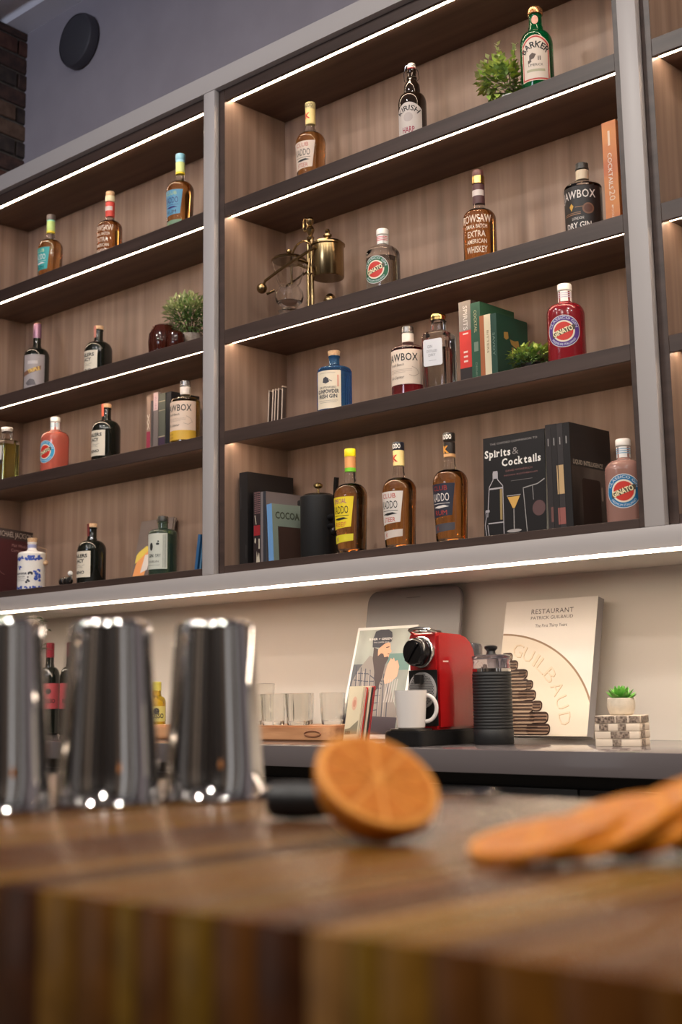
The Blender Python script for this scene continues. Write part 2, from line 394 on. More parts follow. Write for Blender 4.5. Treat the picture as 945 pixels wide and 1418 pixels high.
def band(t, name, r, h0, h1, m): return obj(name, lathe(B(), [(r-.0006, h0), (r, h0+.0003), (r, h1-.0003), (r-.0006, h1)], 32), m, t)
def lab(t, w, poly, m, name='label', eps=.0005, lb=None): return put(name, flat(B(), poly), w, eps, m, t, lb)
def pr(parent, w, build, m, name='lettering', eps=.0009):
    bm = B(); build(bm); return put(name, bm, w, eps, m, parent)

def kaddo(lb, loc, rz, paper, capmat, neckmats, words, cols, low, liq=None, capname='cap'):
    body = [(.0385, 0), (.041, .012), (.0435, .08), (.0462, .15)]+shoulder(.0465, .160, .0150, .196)+[(.0165, .2), (.0168, .206), (.0148, .214), (.0142, .262)]
    t, w = bottle('rum_bottle', lb, loc, rz, body, M_GLASS, liq or M_AMBER, .186)
    capm(t, 'cap', [(.0158, .272), (.0162, .273), (.0162, .2915), (.015, .294)], capmat)
    if isinstance(capname, tuple):
        capm(t, 'cap_band', [(.0168, capname[0]), (.0168, capname[1])], capname[2])
    for i, (m, h0, h1) in enumerate(neckmats): band(t, 'neck_label' if i == 0 else 'neck_band', .0156, h0, h1, m)
    L = lab(t, w, [(-.036, .066), (.034, .072), (.043, .155), (-.043, .155)], paper)
    pr(L, w, lambda b: text(b, words[0], 0, .137, .0125, .045), M(cols[0]))
    pr(L, w, lambda b: text(b, words[1], 0, .109, .021, .054), M(cols[1]))
    pr(L, w, lambda b: text(b, words[2], 0, .073, .0125, .040), M(cols[2]))
    pr(L, w, lambda b: flat(b, [(-.026, .094), (-.004, .0905), (.026, .0945), (.012, .0985), (-.008, .097)], rect(-.028, .1025, .028, .1038)), M(cols[1]), 'ornament')
    L2 = lab(t, w, [(-.031, .027), (.040, .034), (.041, .053), (-.033, .049)], low, 'lower_label')
    pr(L2, w, lambda b: text(b, 'K', -.012, .0335, .011), M(cols[0]))
    return t
T1, T2, T3, T0 = Z1T, Z2T, Z3T, ZF
kaddo('rum bottle with teal label and green and yellow neck, leftmost on the top left shelf', (-1.133, .134, T1), 0, M((52, 160, 158)), M((96, 88, 86), .3), [(M((180, 208, 130)), .229, .268), (M((236, 210, 60)), .222, .2288), (M((120, 214, 196)), .2682, .2755)], ('CLUB', 'KADDO', 'RUM'), ((196, 214, 160), (222, 226, 226), (30, 60, 60)), M((150, 170, 90)))
kaddo('rum bottle with pale blue label and blue cap, beside the left grey post', (-.345, .108, T1), 8, M((96, 156, 188)), M((120, 176, 200), .3), [(M((206, 222, 150)), .229, .264), (M((240, 214, 40)), .222, .2288), (M((150, 206, 230)), .2645, .2722)], ('CLUB', 'KADDO', 'RUM'), ((180, 200, 120), (52, 46, 110), (60, 40, 60)), M((120, 150, 120)))
kaddo('rum bottle with cream label and pale yellow capsule, first on the top middle shelf', (.244, .135, T1), 8, M((214, 196, 180)), M((206, 194, 144), .35), [(M((226, 206, 140)), .222, .2715)], ('CLUB', 'KADDO', 'STEER'), ((178, 84, 74), (36, 34, 34), (176, 84, 76)), M((200, 176, 156)))
kaddo('rum bottle with bright yellow label and yellow cap, right of the black press pot', (.460, .058, T0), 0, M((232, 206, 40)), M((246, 226, 30), .35), [(M((226, 160, 100)), .240, .2715), (M((126, 210, 50)), .229, .2398)], ('SPECIAL', 'KADDO', 'REEF'), ((158, 60, 130), (38, 36, 30), (202, 90, 60)), M((214, 200, 46)))
kaddo('rum bottle with off-white label and black cap, middle of three rum bottles', (.615, .085, T0), 0, M((216, 208, 200)), M((34, 36, 48), .3), [(M((244, 220, 150)), .229, .2715)], ('CLUB', 'KADDO', 'STEER'), ((186, 62, 50), (34, 33, 34), (186, 62, 50)), M((206, 192, 182)))
kaddo('rum bottle with navy and black label and silver-lettered cap, right of three rum bottles', (.794, .083, T0), 0, M((38, 40, 56)), M((40, 36, 34), .3), [(M((36, 30, 28)), .238, .268), (M((206, 160, 110)), .229, .2378)], ('CLUB', 'KADDO', 'RUM'), ((160, 50, 44), (224, 214, 208), (170, 60, 50)), M((74, 70, 76)))
CAPW = Wall([(.0163, 0), (.0163, .4)])
for o in [o for o in COL.objects if o.name.startswith('rum_bottle')]:
    lbl = o['label']
    if 'black cap' in lbl or 'silver' in lbl or 'capsule' in lbl:
        pr(o, CAPW, lambda b: text(b, 'KADDO', 0, .2765, .012, .034, bold=.03), M((230, 226, 220)) if 'capsule' not in lbl else M((96, 92, 70)), 'cap_lettering', .0003)
    if 'label and black cap' in lbl or 'capsule' in lbl or 'silver' in lbl:
        pr(o, Wall([(.0156, 0), (.0156, .4)]), lambda b: text(b, 'K', 0, .240, .018, bold=.04), M((196, 66, 50)) if 'silver' not in lbl else M((214, 150, 60)), 'neck_lettering', .0004)

def rowsaw(lb, loc, rz, capm_, ring, neck, liq):
    body = [(.0435, 0), (.0445, .01), (.0445, .135)]+shoulder(.0445, .143, .0168, .171)+[(.0178, .174), (.016, .178), (.0146, .25)]
    t, w = bottle('whiskey_bottle', lb, loc, rz, body, M_GLASS, liq, .160)
    capm(t, 'stopper', [(.0150, .264), (.0158, .266), (.0158, .279), (.014, .282)], capm_)
    band(t, 'collar', .0172, .2435, .2645, ring)
    N = band(t, 'neck_label', .0166, .186, .241, neck)
    pr(t, Wall([(.0166, 0), (.0166, .4)]), lambda b: flat(b, rect(-.02, .208, .02, .224)), M((200, 190, 186)), 'neck_band', .0004)
    rows = [('ROWSAW', .124, .021, .086), ('SMALL BATCH', .1075, .0105, .06), ('EXTRA', .0835, .0165, .05), ('AMERICAN', .0655, .0115, .056), ('WHISKEY', .040, .0175, .058)]
    pr(t, w, lambda b: [text(b, s, 0, y, h, ww, bold=.012) for s, y, h, ww in rows], M((224, 208, 190)), 'lettering', .0006)
    return t
rowsaw('whiskey bottle with cream lettering printed on bare glass and a red neck label', (-.760, .129, T1), 14, M_CORK, M((216, 206, 170), .3), M((204, 70, 60)), M_WHISKEY)
rowsaw('tall whiskey bottle with cream lettering, gold collar and dark maroon neck label', (.899, .109, T2), 24, mat('maroon_cap', (96, 60, 58), .4), M_GOLD, M((84, 52, 54)), M_WHISKEY)

# swing-top brown bottle
body = [(.0405, 0), (.0405, .147)]+shoulder(.0405, .150, .0232, .181)+[(.0236, .19), (.0222, .208), (.0135, .222), (.0125, .244), (.0138, .246), (.0138, .256), (.011, .258)]
t, w = bottle('swing_top_bottle', 'dark brown swing-top bottle with white ceramic stopper and arched grey label', (.661, .127, T1), 21, body, M_BROWNGLASS)
capm(t, 'stopper', [(.0105, .2595), (.0125, .261), (.0125, .270), (.010, .275), (0, .276)], M_CERAMIC)
capm(t, 'gasket', [(.011, .2575), (.0122, .258), (.0122, .2602), (.011, .2606)], M((196, 60, 56)))
wires('wire_bail', [[(.0, -.0125, .268), (-.013, -.012, .266), (-.0215, -.006, .246), (-.0225, -.0, .226), (-.015, .004, .222), (-.0145, .0, .232)], [(0, -.0125, .268), (.013, -.012, .266), (.0215, -.006, .246), (.0225, 0, .226), (.015, .004, .222), (.0145, 0, .232)], [(.0143*math.cos(a), .0143*math.sin(a), .232) for a in [2*PI*i/16 for i in range(17)]]], .0011, M_CHROME, t)
L = lab(t, w, arched(-.041, .02, .041, .143, .022), M((196, 186, 180)))
pr(L, w, lambda b: text(b, 'KIRISH', 0, .082, .0155, .060, arc=.036, bold=.01), M_INK)
pr(L, w, lambda b: flat(b, disc(0, .098, .014, 20)), M((176, 164, 160)), 'ornament')
pr(L, w, lambda b: text(b, 'HARP', 0, .052, .017, .036, bold=.02), M((150, 50, 70)))

# green whiskey bottle
body = [(.041, 0), (.043, .008), (.043, .150)]+shoulder(.043, .155, .0205, .192)+[(.0205, .197), (.0195, .199), (.0195, .206), (.0172, .210), (.0165, .236), (.018, .240)]
t, w = bottle('green_whiskey_bottle', 'emerald green bottle with bronze stopper and red-edged label, beside leafy plant', (1.114, .096, T1), 29, body, M_GREENGLASS)
capm(t, 'stopper', [(.0165, .2405), (.0205, .243), (.0205, .256), (.017, .261), (0, .262)], mat('bronze', (196, 140, 96), .25, metal=.8))
pr(t, Wall([(.0172, 0), (.0172, .4)]), lambda b: flat(b, disc(0, .222, .0085, 20, .012)), M((214, 160, 140)), 'neck_seal', .0012)
L = lab(t, w, arched(-.0395, .042, .0395, .168, .024), M((226, 196, 176)))
pr(L, w, lambda b: flat(b, arched(-.037, .0445, .037, .165, .023)), M((186, 60, 56)), 'border', .0007)
pr(L, w, lambda b: flat(b, arched(-.0335, .048, .0335, .1605, .022)), M((222, 206, 190)), 'panel', .0009)
pr(L, w, lambda b: text(b, 'BARKER', 0, .098, .0175, .066, arc=.034, bold=.02), M_INK, eps=.0012)
pr(L, w, lambda b: (flat(b, [(-.016, .098), (-.004, .102), (.002, .113), (-.008, .118), (-.016, .112)], [(-.02, .088), (-.01, .094), (-.012, .1), (-.02, .098)]), flat(b, rect(.006, .096, .0085, .108), rect(.0105, .096, .013, .108))), M((92, 76, 66)), 'emblem', .0012)
pr(L, w, lambda b: text(b, 'LIMERICK', 0, .081, .007, .038), M((70, 62, 58)), eps=.0012)
pr(L, w, lambda b: flat(b, rect(-.024, .066, .024, .073)), M((176, 170, 140)), 'stripe', .0012)

# round gin bottles with a roundel
def roundel(lb, loc, rz, glass, ring, capring, liq=None, sh=1.):
    body = [(.0455, 0), (.0462, .008), (.0462, .118)]+shoulder(.0462, .128, .0185, .155)+[(.0175, .158), (.0158, .160), (.0158, .186)]
    t, w = bottle('round_gin_bottle', lb, loc, rz, body, glass, liq, .118 if liq else None, p=2.5)
    capm(t, 'cap', [(.0165, .188), (.0182, .190), (.0182, .203), (.0165, .206), (0, .2062)], M_CERAMIC)
    N = band(t, 'neck_label', .0168, .1605, .1868, M_WHITE)
    NW = Wall([(.0168, 0), (.0168, .4)])
    pr(N, NW, lambda b: flat(b, rect(-.024, .1805, .024, .1825), rect(-.024, .1755, .024, .1775), rect(-.024, .1705, .024, .1725)), ring if capring is None else capring, 'stripe', .0004)
    c = .0765
    L = lab(t, w, disc(0, c, .0405, 40), M((214, 214, 214)))
    pr(L, w, lambda b: flat(b, disc(0, c, .0388, 40)), ring, 'ring', .0007)
    pr(L, w, lambda b: text(b, 'CLASSICO GIN', 0, c, .0062, .080, arc=.0306), M((216, 224, 232)), 'lettering', .0010)
    pr(L, w, lambda b: text(b, 'PREMIUM ITALIANO', 0, c, .0055, .070, arc=-.0362), M((216, 224, 232)), 'lettering', .0010)
    pr(L, w, lambda b: flat(b, disc(0, c, .0272, 36)), M((228, 216, 196)), 'disc', .0010)
    pr(L, w, lambda b: flat(b, disc(0, c, .0232, 36)), M((200, 48, 34)), 'emblem', .0013)
    pr(L, w, lambda b: flat(b, [(-.0275, c-.0145), (-.0245, c-.0155), (.0275, c+.0035), (.0275, c+.0145), (.0245, c+.0155), (-.0275, c-.0035)]), M((84, 74, 58)), 'banner', .0016)
    pr(L, w, lambda b: text(b, 'GINATO', 0, c-.006, .0125, .050, bold=.03, rot=.34), M((236, 222, 180)), 'lettering', .0019)
    return t
roundel('clear gin bottle with green ring roundel and white cap, second shelf beside brass siphon', (.550, .112, T2), 12, M_GLASS, M((24, 96, 62)), M((214, 80, 96)), M_WATER)
roundel('red gin bottle with purple ring roundel, beside the low plant', (1.181, .074, T3), 25, M_REDGIN, M((84, 50, 130)), M((190, 180, 200)))
roundel('coral pink gin bottle with blue ring roundel, on the lower left shelf', (-1.001, .084, T3), 8, M_PINK, M((30, 144, 186)), M((150, 210, 226)))
roundel('dusky rose gin bottle with blue ring roundel, against the right grey post', (1.310, .097, T0), 26, M_ROSE, M((24, 110, 160)), M((120, 170, 200)))

# jack-shouldered gin bottles
def jawbox(lb, loc, rz, glass, liq, paper, ink, capmat, low=None, dark=False, level=.135, y0=.010):
    body = [(.0455, 0), (.047, .006), (.047, .136)]+shoulder(.047, .139, .0195, .152)+[(.0178, .155), (.0158, .157), (.0158, .188)]
    t, w = bottle('stout_gin_bottle', lb, loc, rz, body, glass, liq, level)
    capm(t, 'cap', [(.016, .189), (.0172, .1895), (.0172, .193), (.0163, .194), (.0163, .205), (.0145, .207)], capmat)
    N = band(t, 'neck_label', .0165, .162, .187, M((226, 216, 206)) if not dark else M((206, 190, 164)))
    L = lab(t, w, rect(-.064, y0, .064, .134), paper)
    if low:
        pr(L, w, lambda b: flat(b, rect(-.064, .010, .064, .040)), low, 'stripe', .0007)
        pr(L, w, lambda b: (text(b, 'GINGER', -.03, .026, .006, .032), text(b, 'LIQUEUR', -.03, .015, .006, .032)), M((150, 110, 30)), 'lettering', .001)
    pr(L, w, lambda b: text(b, 'JAWBOX', 0, .102, .0205, .094, bold=.012, space=1.08), ink)
    if dark:
        pr(L, w, lambda b: flat(b, disc(.027, .073, .0145, 24)), M((120, 84, 64)), 'seal')
        pr(L, w, lambda b: flat(b, disc(.027, .073, .0105, 20)), M((92, 56, 44)), 'seal', .0012)
        pr(L, w, lambda b: (flat(b, [(-.022, .082), (-.016, .09), (-.010, .082), (-.016, .070)]),), M((206, 160, 70)), 'ornament')
        pr(L, w, lambda b: flat(b, rect(-.04, .0595, .008, .0615), rect(-.04, .064, .008, .0655), rect(-.006, .078, .014, .0795)), M((150, 110, 80)), 'stripe')
        pr(L, w, lambda b: text(b, 'LONDON', 0, .046, .007, .03), ink)
        pr(L, w, lambda b: text(b, 'DRY GIN', 0, .024, .0155, .066, bold=.02), ink)
    else:
        pr(L, w, lambda b: text(b, 'Small Batch', -.014, .088, .0072, .045, shear=.3), M((80, 66, 60)))
        pr(L, w, lambda b: (flat(b, rect(-.044, .0775, .03, .0783), rect(-.044, .0735, .03, .0743), rect(-.044, .0695, .012, .0703)), line2(b, [(.03, .085), (.044, .078), (.05, .066), (.036, .058), (.022, .062)], .0012)), M((170, 146, 128)), 'ornament')
        pr(L, w, lambda b: text(b, 'Gin Liqueur', -.014, .053, .0085, .046, shear=.3), M((74, 60, 56)))
    return t
jawbox('stout gin bottle with black label and amber round seal, second shelf right', (1.226, .109, T2), 13, M_GLASS, M_WATER, M((36, 32, 32)), M((214, 206, 200)), mat('dark_stopper', (52, 50, 46), .4), dark=True)
jawbox('stout gin liqueur bottle with cream label over raspberry pink liquid', (.655, .089, T3), 15, M_GLASS, M_PINKRED, M((226, 208, 190)), M((36, 32, 32)), mat('pewter_cap', (150, 148, 146), .25, metal=.8), low=None, y0=.037)
jawbox('stout gin liqueur bottle with cream label over yellow liquid, beside left grey post', (-.256, .061, T3), 17, M_GLASS, M_YELLOWGIN, M((226, 200, 178)), M((36, 32, 32)), mat('pewter_cap', (150, 148, 146), .25, metal=.8), low=M((214, 168, 58)))

# round-shouldered black bottles with corks
def jacy(lb, loc, rz, strip, cork=True):
    body = [(.047, 0), (.049, .008), (.049, .112)]+shoulder(.049, .118, .0175, .152)+[(.0175, .156), (.0158, .160), (.0155, .192), (.0168, .193), (.0168, .196)]
    t, w = bottle('dark_liqueur_bottle', lb, loc, rz, body, M_DARKGLASS)
    capm(t, 'cork', [(.0150, .1963), (.0170, .1968), (.0170, .208), (.0160, .210)], M_CORK)
    pr(t, Wall([(.0155, .15), (.0170, .1964), (.0174, .21)]), lambda b: flat(b, rect(-.0065, .166, .0065, .2085)), strip, 'seal_strip', .0009)
    L = lab(t, w, rect(-.0425, .024, .0425, .112), M((214, 204, 186)))
    pr(L, w, lambda b: (text(b, 'JAILERS', 0, .091, .0115, .062, bold=.03), text(b, 'JACY', 0, .074, .0115, .040, bold=.03)), M_INK)
    pr(L, w, lambda b: (line2(b, [(-.02, .062), (-.006, .066), (.008, .061), (.022, .066)], .001), line2(b, [(-.022, .056), (-.004, .06), (.016, .055)], .001)), M((130, 120, 110)), 'ornament')
    pr(L, w, lambda b: text(b, 'RENO', 0, .036, .0095, .044, bold=.03), M_INK)
    return t
jacy('black liqueur bottle with pale cork, third shelf down beside purple-capped bottle', (-.842, .149, T2), 0, M((190, 120, 110)))
jacy('black liqueur bottle with orange strip over its cork, beside coral pink gin', (-.714, .094, T3), 0, M((236, 110, 84)))
jacy('black liqueur bottle with tan cork and dark red strip, on bottom left shelf', (-.787, .096, T0), 0, M((110, 40, 40)))

# purple-capped sherry bottle
body = [(.045, 0), (.047, .006), (.047, .150)]+shoulder(.047, .156, .0185, .190)+[(.0170, .196), (.0148, .202), (.0145, .231)]
t, w = bottle('sherry_bottle', 'tall black bottle with mauve capsule and silver label, on left shelf', (-1.193, .126, T2), 42, body, M_DARKGLASS)
capm(t, 'capsule', [(.0152, .229), (.0156, .2295), (.0150, .282), (.0135, .285), (0, .2852)], mat('mauve_foil', (136, 98, 120), .3, metal=.3))
capm(t, 'capsule_top', [(.0136, .2852), (.0136, .2868), (0, .287)], M((214, 150, 96)))
L = lab(t, w, rect(-.043, .03, .043, .158), M((156, 148, 148)))
pr(L, w, lambda b: flat(b, rect(-.0395, .034, .0395, .0345), rect(-.0395, .1535, .0395, .154), rect(-.0395, .034, -.039, .154), rect(.039, .034, .0395, .154)), M((90, 84, 86)), 'border')
pr(L, w, lambda b: flat(b, [(-.043, .075), (.028, .100), (.028, .116), (-.043, .092)]), M((120, 84, 66)), 'banner')
pr(L, w, lambda b: text(b, 'TRIPLE', .004, .0935, .013, .046, bold=.03, rot=.3), M((226, 186, 90)), eps=.0012)
pr(L, w, lambda b: (flat(b, rect(-.022, .122, .016, .134)), ), M((186, 178, 178)), 'panel')
pr(L, w, lambda b: flat(b, [(-.03, .05), (-.012, .066), (.004, .062), (.012, .042), (-.02, .04)]), M((96, 88, 90)), 'emblem')

# ribbed gin bottles
def gunpowder(lb, loc, rz, glass, decorate, ribs=True):
    body = [(.047, 0), (.0487, .006), (.0487, .128)]+shoulder(.0487, .130, .034, .139, 4)+[(.0205, .143), (.0168, .147), (.0152, .152), (.0152, .168), (.0172, .169), (.0172, .1735)]
    t, w = bottle('ribbed_gin_bottle', lb, loc, rz, body, glass)
    capm(t, 'cork_stopper', [(.0135, .1738), (.0160, .1745), (.0178, .187), (.0165, .1885), (0, .1886)], M_CORK)
    if ribs:
        bm = B()
        for i in range(40):
            a = 2*PI*i/40
            if i in range(24, 37): continue
            x, y = .0487*math.cos(a), .0487*math.sin(a); tube(bm, [(x, y, .012), (x, y, .128)], .0012, 5)
        obj('rib', bm, glass, t, kind='stuff')
    decorate(t, w); return t
def dec_blue(t, w):
    L = lab(t, w, rect(-.039, .012, .039, .122, .003), M((226, 212, 188)), eps=.0018)
    pr(L, w, lambda b: (flat(b, [(-.014, .088), (-.004, .084), (.006, .088), (.004, .098), (-.004, .104), (-.012, .1)]), line2(b, [(.006, .094), (.014, .09)], .002)), M((60, 58, 66)), 'emblem', .0022)
    pr(L, w, lambda b: (text(b, 'DRUMSHANBO', 0, .070, .0062, .05), text(b, 'GUNPOWDER', 0, .056, .0105, .066, bold=.03), text(b, 'IRISH GIN', 0, .042, .0105, .056, bold=.03)), M((58, 56, 64)), eps=.0022)
    pr(L, w, lambda b: flat(b, rect(-.03, .034, .03, .0348), rect(-.026, .029, .026, .0298), rect(-.024, .1145, .024, .1152)), M((130, 120, 116)), 'stripe', .0022)
    pr(L, w, lambda b: flat(b, rect(.0285, .074, .0325, .108)), M((214, 150, 130)), 'stamp', .0022)
gunpowder('cobalt blue ribbed gin bottle with cream label and cork stopper', (.381, .082, T3), 19, M_BLUEGLASS, dec_blue)
def dec_white(t, w):
    blue = M((58, 84, 168)); random.seed(3)
    def blobs(b, y0, y1, x0, x1, n, r):
        for _ in range(n): flat(b, disc(random.uniform(x0, x1), random.uniform(y0, y1), random.uniform(r*.5, r), 9, random.uniform(r*.4, r)))
    pr(t, w, lambda b: blobs(b, .108, .120, -.06, .07, 46, .0055), blue, 'blue_pattern', .0006)
    pr(t, w, lambda b: blobs(b, .006, .014, -.07, .07, 42, .005), blue, 'blue_pattern', .0006)
    pr(t, w, lambda b: (blobs(b, .030, .074, .034, .06, 22, .006), blobs(b, .074, .086, -.03, -.012, 6, .005)), blue, 'blue_emblem', .0006)
    pr(t, w, lambda b: (blobs(b, .058, .066, .012, .03, 4, .006), blobs(b, .026, .05, .008, .03, 5, .005)), M((52, 52, 60)), 'dark_pattern', .0008)
    pr(t, w, lambda b: (text(b, 'GUNPOWDER', -.012, .056, .0068, .046, bold=.03), text(b, 'IRISH GIN', -.012, .046, .0052, .032), flat(b, rect(-.03, .04, .008, .0408), rect(-.026, .034, .004, .0348))), M((70, 70, 82)), 'lettering', .0008)
    capm(t, 'neck_pattern', [(.0154, .153), (.0157, .1545), (.0157, .164), (.0154, .1655)], M((150, 152, 190), .3))
    tube_ = wires('cord', [[(.012, .012, .16), (.04, .03, .15), (.052, .012, .12), (.0525, .004, .105)]], .0012, M((150, 120, 90)), t)
    obj('cord_bead', ball(B(), (.057, .0, .098), .009, 12), M_CORK, tube_)
gunpowder('white ceramic gin bottle painted with blue pattern, on bottom left shelf', (-1.118, .078, T0), 24, M_CERAMIC, dec_white, ribs=False)

# square decanters
def decanter(lb, loc, rz, liq, level, capmat, paper):
    body = [(.036, 0), (.0375, .006), (.0375, .150)]+shoulder(.0375, .152, .0205, .168, 4)+[(.0165, .172), (.0160, .196), (.0185, .199)]
    t, w = bottle('square_decanter', lb, loc, rz, body, M_GLASS, liq, level, p=7, n=64)
    capm(t, 'stopper', [(.0140, .1995), (.0192, .201), (.0192, .207), (.0218, .208), (.0218, .213), (.0205, .215), (0, .2152)], capmat)
    L = lab(t, w, rect(-.028, .069, .028, .142, .006), paper)
    if liq is M_WATER:
        pr(L, w, lambda b: (text(b, 'GIN', -.008, .118, .0085, .014), text(b, 'DISTILLED', -.002, .106, .007, .03), text(b, 'DRY', -.002, .095, .007, .02), flat(b, rect(-.012, .083, .01, .0838))), M((130, 132, 140)))
    else:
        pr(L, w, lambda b: flat(b, rect(-.028, .069, .028, .088)), M((40, 38, 36)), 'stripe')
    return t
decanter('large clear square decanter with gold stopper and white label', (.769, .083, T3), 12, M_WATER, .118, M_GOLD, M((214, 214, 218)))
decanter('square decanter of olive-yellow liqueur at the left end, white cap', (-1.313, .085, T3), 0, M_OLIVE, .150, M_CERAMIC, M((216, 210, 204)))

# pale green bottle with a wire-bail stopper
body = [(.044, 0), (.046, .006), (.046, .138)]+shoulder(.046, .141, .019, .156)+[(.0165, .158), (.0155, .174), (.0175, .175), (.0175, .180)]
t, w = bottle('green_gin_bottle', 'pale green gin bottle with dark stopper and grey-green label, before a bright book', (-.412, .101, T0), 15, body, mat('smoky_green_glass', (120, 150, 132), .03, trans=.9), mat('green_spirit', (150, 172, 156), .0, trans=1., ior=1.33), .135)
capm(t, 'stopper', [(.0150, .1803), (.0172, .181), (.0172, .193), (.0155, .197), (0, .1975)], mat('dark_stopper', (52, 50, 46), .4))
wires('wire_bail', [[(-.019, 0, .168), (-.0205, -.004, .186), (-.014, -.008, .198), (0, -.010, .2005), (.014, -.008, .198), (.0205, -.004, .186), (.019, 0, .168)]], .0011, M_CHROME, t)
L = lab(t, w, rect(-.0435, .024, .0435, .138), M((196, 198, 186)))
pr(L, w, lambda b: flat(b, rect(.0295, .028, .0305, .134), rect(.0335, .028, .0345, .134), rect(.0375, .028, .0385, .134)), M((70, 84, 76)), 'border')
pr(L, w, lambda b: (flat(b, disc(-.012, .096, .007, 16, .013)), flat(b, disc(.012, .104, .006, 10, .004), disc(.014, .112, .003, 8))), M((44, 48, 46)), 'emblem')
pr(L, w, lambda b: (text(b, 'GIN', -.014, .062, .010, .022, bold=.03), text(b, 'DRY', .014, .062, .010, .018), text(b, 'DUBLIN', -.004, .045, .006, .04), flat(b, rect(-.03, .036, .02, .0368))), M((66, 72, 70)))

# squat red-brown glass jar with a lobe handle
t = thing('glass_jar', 'squat red-brown ribbed glass jar below the bushy plant', 'jar', (-.388, .075, T2))
obj('body', lathe(B(), [(.040, 0), (.044, .006), (.047, .05), (.044, .08), (.034, .102), (.018, .110), (0, .111)], 40), M_REDBROWN, t)
bm = B()
for i in range(24):
    a = 2*PI*i/24; tube(bm, [(.0445*math.cos(a), .0445*math.sin(a), .008), (.0472*math.cos(a), .0472*math.sin(a), .05), (.0445*math.cos(a), .0445*math.sin(a), .078)], .0016, 5)
obj('rib', bm, M_REDBROWN, t, kind='stuff')
obj('side_bowl', lathe(B(), [(.024, 0), (.028, .006), (.030, .035), (.027, .058), (.016, .068), (0, .070)], 32, o=(.082, -.012, 0)), M_REDBROWN, t)

# small black hand grinder with a white knob, lying down
t = thing('hand_grinder', 'small black roll-shaped grinder with white knob lying on bottom left shelf', 'grinder', (-.845, .035, T0))
obj('barrel', moved(lathe(B(), [(.011, 0), (.014, .002), (.014, .018), (.0125, .020), (.014, .022), (.014, .044), (.011, .046)], 24), Matrix.Translation((-.025, 0, .0142)) @ Matrix.Rotation(PI/2, 4, 'Y')), M_BLACK, t)
obj('collar', moved(lathe(B(), [(.0143, 0), (.0148, .001), (.0148, .003), (.0143, .004)], 24), Matrix.Translation((-.002, 0, .0149)) @ Matrix.Rotation(PI/2, 4, 'Y')), M_CHROME, t)
obj('arm', tube(B(), [(.021, 0, .012), (.03, 0, .018), (.026, .004, .03), (.020, .005, .036)], .003, 8), M_CHROME, t)
obj('knob', ball(B(), (.016, .005, .040), .009, 14), M_CERAMIC, t)

# bottles on the counter behind the shakers
def counter_bottle(lb, loc, H, r, glass, capm_, paper, rz=0):
    k = H/.32
    body = [(r*.96, 0), (r, .006), (r, .19*k)]+shoulder(r, .195*k, .0165, .235*k)+[(.0145, .25*k), (.0138, .315*k)]
    t, w = bottle('wine_bottle', lb, loc, rz, body, glass)
    capm(t, 'capsule', [(.0148, .268*k), (.0152, .269*k), (.0152, .317*k), (.013, H)], capm_)
    L = lab(t, w, rect(-r*1.2, .09*k, r*1.2, .178*k), paper)
    pr(L, w, lambda b: (flat(b, disc(0, .15*k, .010, 16)), text(b, 'ROSSO', 0, .11*k, .014, .05, bold=.03)), M_INK)
    return t
counter_bottle('dark bottle with red capsule and red label, left of the pair behind the shakers', (-1.098, .15, .9202), .32, .037, M_DARKGLASS, M((128, 36, 48), .35), M((150, 58, 64)), rz=50)
counter_bottle('dark bottle with red capsule and red label, right of the pair behind the shakers', (-.985, .16, .9202), .318, .037, M_DARKGLASS, M((96, 48, 54), .35), M((146, 60, 66)), rz=50)
counter_bottle('small yellow bottle with dark neck band, between the two right-hand shakers', (-.436, .10, .9202), .172, .030, M_YELLOWGIN, M((176, 166, 70), .35), M((186, 174, 96)), rz=50)

# ------------------------------------------------------------------ books
def spine_book(lb, loc, th, dp, h, cover, rz=0, ry=0, rx=0, pages=None, group=None, cat='book', name='book', boards=.0022):
    """upright, spine facing -Y; thickness along x from 0 to th"""
    t = thing(name, lb, cat, loc, rz=rz, rx=rx, ry=ry, group=group); b_ = boards
    bm = prism(B(), [(0, 0), (th, 0), (th, dp), (th-b_, dp), (th-b_, b_), (b_, b_), (b_, dp), (0, dp)], 0, h, axis='z')
    obj('cover', bm, cover, t, smooth=False)
    obj('page_block', bx(b_+.0002, th-b_-.0002, b_+.0004, dp-.003, .003, h-.003), pages or M_PAGES, t)
    return t, Frame((0, 0, 0), (1, 0, 0), (0, 0, 1)), Frame((th, 0, 0), (0, 1, 0), (0, 0, 1))
def face_book(lb, loc, w, th, h, cover, rz=0, lean=0, cat='book', name='book', right_spine=False, board=None):
    """upright, front cover facing -Y; leans back"""
    t = thing(name, lb, cat, loc, rz=rz, rx=-lean); b_ = .0022
    if right_spine: pts = [(0, -th), (w, -th), (w, 0), (0, 0), (0, -b_), (w-b_, -b_), (w-b_, -th+b_), (0, -th+b_)]
    else: pts = [(0, -th), (w, -th), (w, -th+b_), (b_, -th+b_), (b_, -b_), (w, -b_), (w, 0), (0, 0)]
    obj('cover', prism(B(), pts, 0, h, axis='z'), cover, t, smooth=False)
    x0, x1 = (.003, w-b_-.0003) if right_spine else (b_+.0003, w-.003)
    obj('page_block', bx(x0, x1, -th+b_+.0002, -b_-.0002, .003, h-.003), M_PAGES, t)
    return t, Frame((0, -th, 0), (1, 0, 0), (0, 0, 1)), Frame((w, -th, 0), (0, 1, 0), (0, 0, 1))
def vtext(b, s, x, y, h, w): return text(b, s, x, y, h, w, rot=-PI/2)

